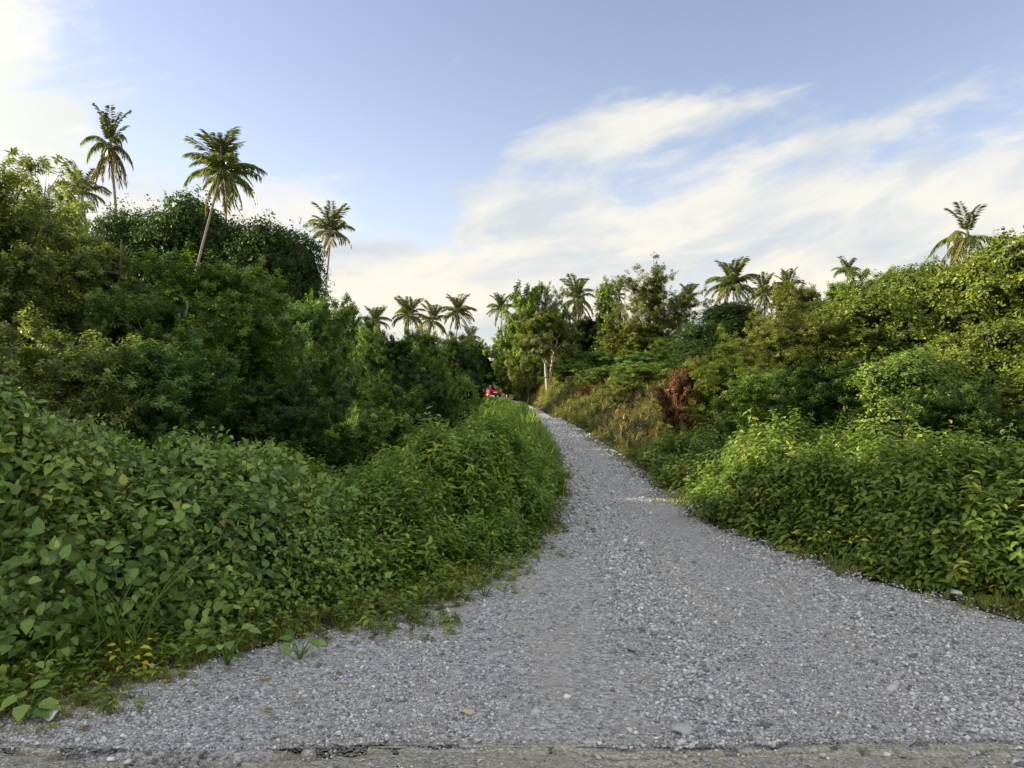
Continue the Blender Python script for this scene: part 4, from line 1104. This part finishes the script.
def palm(px, py, d, crown, label, base_px=None, group='coconut palms', nfr=(8, 9, 8, 5), seed=1, lean_bow=0.06, len_mul=1.0, r=.15, squash=1.0, up_mul=1.0):
    rng = np.random.default_rng(seed)
    x, z = at(px, d), zat(py, d)
    bx = at(base_px if base_px is not None else px, d); g = gz(bx, d)
    e = empty('coconut_palm', (bx, d, g), label, 'palm tree', group)
    H = z - g; dx = x - bx
    t = np.linspace(0, 1, 14)
    bow = lean_bow * H * np.sin(t * np.pi)
    pts = np.stack([dx * t ** 1.35 + bow * rng.choice([-1, 1]) * .4, bow * .5, -.3 + (H + .3) * t], 1)
    rad = r * (1.0 - .42 * t); rad[0] *= 1.7; rad[1] *= 1.15
    mb = MB(); tube(mb, pts, rad, 10)
    # the fibrous swelling where fronds leave the trunk
    iv, jf = ico(2); mb.add(pts[-1] + iv * np.array([r * 1.15, r * 1.15, r * 2.4]), jf)
    link('trunk', mb.mesh('trunk', M['palmbark'], True), e)
    top = pts[-1]
    if d < 90:
        if 'nut' not in FR:
            cb = MB(); cb.add(iv * np.array([.12, .12, .15]), jf, .5); FR['nut'] = cb.mesh('coconut', M['olive'], True)
        for q in range(7):
            a = q * .9 + rng.uniform(0, .4)
            link('coconut', FR['nut'], e, top + np.array([.22 * math.cos(a), .22 * math.sin(a), rng.uniform(-.45, -.15)]))
    Lf = crown / 2 * d / FPX * 1.22 * len_mul
    for kind, n in zip(('up', 'mid', 'low', 'skirt'), [round(q * 1.15) for q in nfr]):
        a0 = rng.uniform(0, 6.28)
        for i in range(n):
            o = link('frond', frond_mesh(kind, int(rng.integers(0, 3))), e, top + np.array([0, 0, .12 if kind == 'up' else 0]))
            o.rotation_euler = (rng.normal(0, .18), rng.normal(0, .12), a0 + i * 6.283 / n + rng.normal(0, .2))
            s = Lf * rng.uniform(.82, 1.1) * (up_mul if kind == 'up' else 1); o.scale = (s * squash, s * squash, s)
    return e


def build_palms():
    palm(110, 146, 58, 62, 'shaggy palm with long hanging dead fronds, tall at far left', 107, nfr=(7, 3, 7, 11), seed=3, len_mul=1.08, squash=.66)
    palm(82, 192, 92, 46, 'small palm head peeping over the trees left of the shaggy palm', 84, nfr=(7, 8, 6, 0), seed=4)
    palm(222, 172, 47, 66, 'full palm on a long leaning pale trunk over the vine-covered trees', 168, nfr=(10, 10, 8, 3), seed=5, len_mul=1.05, lean_bow=.02, r=.11)
    palm(228, 178, 66, 48, 'palm on an upright trunk half hidden behind the leaning one', 221, nfr=(5, 7, 8, 4), seed=6, lean_bow=.02)
    palm(331, 232, 80, 48, 'slightly leaning palm rising past the sheer end of the vine curtain', 308, nfr=(7, 7, 6, 2), seed=7)
    palm(375, 322, 140, 30, 'first palm of the far row, low behind a yellowish tree', nfr=(8, 8, 7, 3), seed=8)
    palm(409, 316, 140, 34, 'second palm of the far row, with one frond standing up', nfr=(9, 8, 7, 3), seed=9)
    palm(433, 321, 145, 32, 'third palm of the far row, left of the tallest one', nfr=(8, 8, 7, 3), seed=10)
    palm(458, 313, 140, 34, 'tallest palm of the far row with its trunk in view', nfr=(8, 9, 8, 3), seed=11)
    palm(470, 340, 150, 26, 'low palm at the right end of the far row', nfr=(6, 8, 8, 5), seed=12)
    palm(478, 352, 160, 22, 'lowest shaggy palm nearest the gap on the left side', nfr=(5, 6, 8, 6), seed=13)
    palm(501, 309, 96, 28, 'palm leaning out at the left end of the far right group', 508, nfr=(7, 8, 7, 2), seed=14)
    palm(508, 362, 100, 24, 'low dark palm right of the red car', nfr=(5, 7, 8, 3), seed=15)
    palm(577, 300, 82, 44, 'palm with pale drooping fronds beside the vine column', nfr=(8, 6, 8, 8), seed=16, squash=.8)
    palm(618, 296, 84, 26, 'thin palm just behind the vine column', nfr=(8, 6, 4, 3), seed=26, squash=.7)
    palm(688, 298, 84, 28, 'slim palm right of the open-crowned tree', nfr=(7, 6, 5, 3), seed=17)
    palm(733, 286, 80, 48, 'bigger of the two middle palms on the right skyline', nfr=(8, 9, 8, 4), seed=18)
    palm(764, 294, 84, 34, 'smaller right-hand one of the two middle palms', nfr=(7, 8, 8, 4), seed=19)
    palm(787, 288, 80, 34, 'palm half buried in the tall leafy tree', nfr=(6, 8, 7, 3), seed=20)
    palm(848, 272, 84, 26, 'smallest palm head on the right skyline', nfr=(6, 8, 5, 0), seed=21)
    palm(966, 236, 45, 74, 'ragged palm with few torn fronds at far right', 972, nfr=(4, 0, 6, 3), seed=23, r=.17, up_mul=.72)


# ------------------------------------------------------------------ small things
def poly_mesh(name, verts, faces, mat, bevel=0.0, smooth=False):
    bm = bmesh.new()
    vs = [bm.verts.new(v) for v in verts]
    for f in faces: bm.faces.new([vs[i] for i in f])
    bmesh.ops.recalc_face_normals(bm, faces=bm.faces)
    if bevel: bmesh.ops.bevel(bm, geom=list(bm.edges), offset=bevel, segments=2, affect='EDGES', profile=.6)
    me = bpy.data.meshes.new(name); bm.to_mesh(me); bm.free(); me.materials.append(mat)
    if smooth:
        for p in me.polygons: p.use_smooth = True
    return me


def prism_x(profile, x0, x1, inset=0.0):
    """profile in (y, z) extruded along x"""
    n = len(profile)
    v = [(x0, y, z) for y, z in profile] + [(x1, y, z) for y, z in profile]
    f = [list(range(n))[::-1], list(range(n, 2 * n))] + [[i, (i + 1) % n, n + (i + 1) % n, n + i] for i in range(n)]
    return v, f


def build_car():
    red = plain_mat('red_paint', (.33, .012, .014), (.37, .016, .016), 2, .25, .5)
    glass = plain_mat('dark_glass', (.012, .014, .016), (.02, .022, .025), 2, .08, .5)
    tyre = plain_mat('tyre_rubber', (.015, .015, .015), (.03, .03, .03), 8, .85, .2)
    steel = plain_mat('wheel_steel', (.4, .4, .41), (.5, .5, .5), 8, .35, .5, 0, .8)
    lampm = plain_mat('tail_lamp_red', (.45, .02, .02), (.5, .03, .03), 8, .2, .5)
    white = plain_mat('number_plate_white', (.7, .7, .68), (.78, .78, .76), 8, .5, .3)
    black = plain_mat('black_plastic', (.02, .02, .02), (.035, .035, .035), 8, .6, .3)
    d = 100.0; x = at(492, d)
    e = empty('parked_car', (x, d, .01), 'small red car far off where the track vanishes, seen from behind', 'car', rz=RAD(14))
    # car points along +Y, its rear faces the viewer
    v, f = prism_x([(-1.9, .32), (-1.98, .55), (-1.95, .9), (-1.2, .98), (1.0, .95), (1.85, .80), (1.98, .55), (1.92, .3)], -.83, .83)
    link('body', poly_mesh('body', v, f, red, .05, True), e)
    v = []
    for y0, z0, w in ((-1.88, .9, .78), (-1.45, 1.46, .62), (-.2, 1.52, .62), (.95, .93, .76)):
        v += [(-w, y0, z0), (w, y0, z0)]
    f = [(0, 2, 4, 6), (1, 7, 5, 3), (0, 1, 3, 2), (2, 3, 5, 4), (4, 5, 7, 6), (0, 6, 7, 1)]
    link('cabin', poly_mesh('cabin', v, f, red, .04, True), e)
    def quad(nm, a, b, c, dd, m, th, parent=e):
        A, B, C_, D = map(Vector, (a, b, c, dd)); nrm = (B - A).cross(D - A).normalized() * th
        vs = [A, B, C_, D, A + nrm, B + nrm, C_ + nrm, D + nrm]
        fs = [(3, 2, 1, 0), (4, 5, 6, 7), (0, 1, 5, 4), (1, 2, 6, 5), (2, 3, 7, 6), (3, 0, 4, 7)]
        return link(nm, poly_mesh(nm, vs, fs, m), parent)
    quad('rear_window', (-.62, -1.83, 1.0), (.62, -1.83, 1.0), (.54, -1.53, 1.38), (-.54, -1.53, 1.38), glass, .02)
    quad('windscreen', (.62, .84, 1.0), (-.62, .84, 1.0), (-.54, -.05, 1.46), (.54, -.05, 1.46), glass, .03)
    for s in (-1, 1):
        a, b, c, g = (s * .762, .7, 1.0), (s * .778, -1.6, 1.0), (s * .655, -1.35, 1.4), (s * .65, -.2, 1.44)
        quad('side_window', *((a, b, c, g) if s < 0 else (b, a, g, c)), glass, .015)
        quad('tail_lamp', *[(s * .62 + q * .15, -1.985, zz) for q, zz in ((-1, .66), (1, .66), (1, .88), (-1, .88))], lampm, .03)
        m0 = link('wing_mirror', poly_mesh('wing_mirror', *prism_x([(.45, .98), (.55, .98), (.55, 1.1), (.45, 1.1)], s * .86 - .08, s * .86 + .08), red, .02), e)
    quad('number_plate', (-.26, -1.987, .62), (.26, -1.987, .62), (.26, -1.987, .75), (-.26, -1.987, .75), white, .02)
    link('bumper', poly_mesh('bumper', *prism_x([(-2.06, .34), (-2.06, .54), (-1.9, .56), (-1.9, .34)], -.8, .8), black, .03), e)
    for sx in (-1, 1):
        for y0 in (-1.25, 1.25):
            mb = MB(); tube(mb, [(sx * .66, y0, .31), (sx * .68, y0, .31), (sx * .84, y0, .31), (sx * .86, y0, .31)], [.25, .31, .31, .26], 22)
            t = link('wheel', mb.mesh('wheel', tyre), e)
            mb = MB(); tube(mb, [(sx * .80, y0, .31), (sx * .872, y0, .31), (sx * .876, y0, .31)], [.2, .2, .12], 16)
            link('rim', mb.mesh('rim', steel), t)


def build_small(stone_mat):
    rng = np.random.default_rng(77)
    # tall grass clump among the vines
    for px, d, hgt, n, lab in [(130, 4.86, 1.05, 40, 'tall long-bladed grass clump standing in the vine mound'),
                               (62, 4.75, .5, 34, 'smaller long-bladed grass clump left of the tall one')]:
        x = at(px, d); g = gz(x, d); z0 = max(g, zat(600, d) - .05) if px == 128 else max(g, zat(600, d))
        e = empty('grass_clump', (x, d, g), lab, 'grass clump', 'grass clumps in the vines')
        mb = MB(); P = np.stack([rng.normal(0, .07, n), rng.normal(-.05, .05, n), np.zeros(n)], 1)
        m = n; h = hgt * rng.uniform(.65, 1.2, m); az = rng.uniform(0, 6.28, m); out = np.stack([np.cos(az), np.sin(az) * .8 - .15, np.zeros(m)], 1); le = rng.uniform(.45, 1.45, m)
        sd = np.stack([-np.sin(az), np.cos(az), np.zeros(m)], 1) * .0065
        t = np.linspace(0, 1, 7); rows = []
        for q in t:
            c = P + np.array([0, 0, 1]) * (h * (q - .38 * le * q ** 2.4))[:, None] + out * (h * le * .95 * q ** 1.8)[:, None]
            wv = sd * (1 - q ** 3) * (.5 + q if q < .5 else 1)
            rows += [c - wv, c + wv]
        v = np.stack(rows, 1); F = np.array([[(2 * i, 2 * i + 1, 2 * i + 3), (2 * i, 2 * i + 3, 2 * i + 2)] for i in range(6)]).reshape(-1, 3)
        mb.add(v, F[None] + (np.arange(m) * 14)[:, None, None], np.repeat(np.clip(rng.normal(.5, .2, m), 0, 1), len(F)))
        link('blades', mb.mesh('blades', M['weed'], True), e)
    # single broad-leaved weeds on the verge
    def weed(px, py, d_, size, nl, mat, lab, asp=.7, hgt=.12):
        x = at(px, d_); g = max(gz(x, d_), 0)
        e = empty('weed_plant', (x, d_, g), lab, 'weed', 'single weeds on the verge')
        sb, lb = MB(), MB()
        for i in range(nl):
            az = i * 2.4 + rng.normal(0, .3); o = np.array([math.cos(az), math.sin(az), 0]); hh = hgt * rng.uniform(.6, 1.3)
            tip = o * hgt * rng.uniform(.4, .9) + np.array([0, 0, hh])
            tube(sb, [np.zeros(3), tip * .5 + [0, 0, hh * .15], tip], [.004, .003, .002], 5)
            lb = MB(); leaves(lb, tip[None], (o * .8 + [0, 0, rng.uniform(-.4, .2)])[None], (np.array([0, -.25, 1.0]) + o * .2)[None], size * rng.uniform(.75, 1.2), size * asp, np.clip(rng.normal(.5, .2), 0, 1), True)
            link('leaf', lb.mesh('leaf', M[mat], True), e)
        link('stem', sb.mesh('stem', M['weed']), e)
    weed(130, 682, 4.62, .055, 15, 'yellow', 'small weed with yellow leaves on the left verge', .7, .15)
    weed(160, 668, 4.75, .05, 12, 'lit', 'small yellow-green weed just right of the yellow-leaved one', .7, .13)
    weed(28, 728, 4.0, .11, 9, 'vine', 'broad-leaved weed beside the pale scrap at lower left', .8, .12)
    weed(228, 668, 4.8, .10, 11, 'vine', 'broad-leaved dark weed on the verge right of the yellow one', .75, .17)
    weed(300, 664, 4.9, .09, 8, 'vine', 'low broad-leaved weed at the gravel edge near the middle of the left verge', .75, .12)
    weed(376, 640, 5.35, .065, 9, 'lit', 'bright yellow-green weed at the foot of the vine mound', .7, .12)
    weed(484, 600, 6.3, .06, 10, 'lit', 'light green weed at the verge corner where the track narrows', .7, .12)
    weed(838, 562, 7.0, .06, 8, 'yellow', 'weed with yellow leaf sprays in the right hedge foot', .6, .30)
    # litter
    pale = plain_mat('pale_plastic', (.50, .53, .54), (.6, .62, .63), 20, .5, .3)
    for px, d_, w, l, rz, lab in [(50, 4.0, .035, .05, .4, 'pale bluish plastic scrap lying at the lower left gravel edge'), (955, 6.3, .018, .05, 1.0, 'pale leaf-shaped scrap at the foot of the right hedge')]:
        x = at(px, d_); k = 7
        mb = MB(); u = np.linspace(-1, 1, k); X, Y = np.meshgrid(u, u)
        rr = 1 - .25 * (X * Y) ** 2; Z = .012 + .012 * np.sin(X * 3 + Y * 2) + .008 * X
        top = np.stack([X * w * rr, Y * l * rr, Z + .014], -1).reshape(-1, 3); bot = top - [0, 0, .002]
        i = (np.arange(k - 1)[:, None] * k + np.arange(k - 1)[None]).ravel(); F = np.concatenate([np.stack([i, i + 1, i + k + 1], -1), np.stack([i, i + k + 1, i + k], -1)])
        mb.add(top, F); mb.add(bot, F[:, ::-1])
        o = link('plastic_scrap', mb.mesh('plastic_scrap', pale, True), None, (x, d_, .03)); o.rotation_euler = (.35, .1, rz)
        tag(o, lab, 'litter', 'litter at the edges')
    # the few big stones one can pick out
    iv, jf = ico(3)
    for px, py, r, lab in [(469, 716, .034, 'round tan stone by itself near the asphalt edge'), (683, 735, .05, 'biggest grey broken stone at the asphalt edge'),
                           (535, 716, .028, 'pale stone at the asphalt edge left of the biggest one'), (632, 652, .03, 'dark grey stone on the stony ridge of the track'),
                           (892, 692, .032, 'pale stone on the right half of the gravel')]:
        d_ = FPX * CAM_H / (py - 384); x = at(px, d_)
        q = iv + .22 * np.sin(iv[:, [1, 2, 0]] * 2.7 + px) + .10 * np.sin(iv[:, [2, 0, 1]] * 6 + px)
        q = np.round(q * 3.2) / 3.2 * .45 + q * .55
        mb = MB(); mb.add(q * r * .85 * np.array([1.15, .9, .66]), jf, .2 if 'dark' in lab else (.62 if 'pale' in lab else .42))
        o = link('stone', mb.mesh('stone', M['tan'] if 'tan' in lab else stone_mat), None, (x, d_, r * .42 + .008)); tag(o, lab, 'stone', 'stones one can pick out')


M['tan'] = plain_mat('tan_stone', (.30, .26, .19), (.42, .37, .28), 30, .85, .2, .3)
build_ground(); build_road(); build_asphalt()
stone_mat = build_stones()
build_far_wood()
build_trees()
build_palms()
build_thickets()
build_car()
build_small(stone_mat)
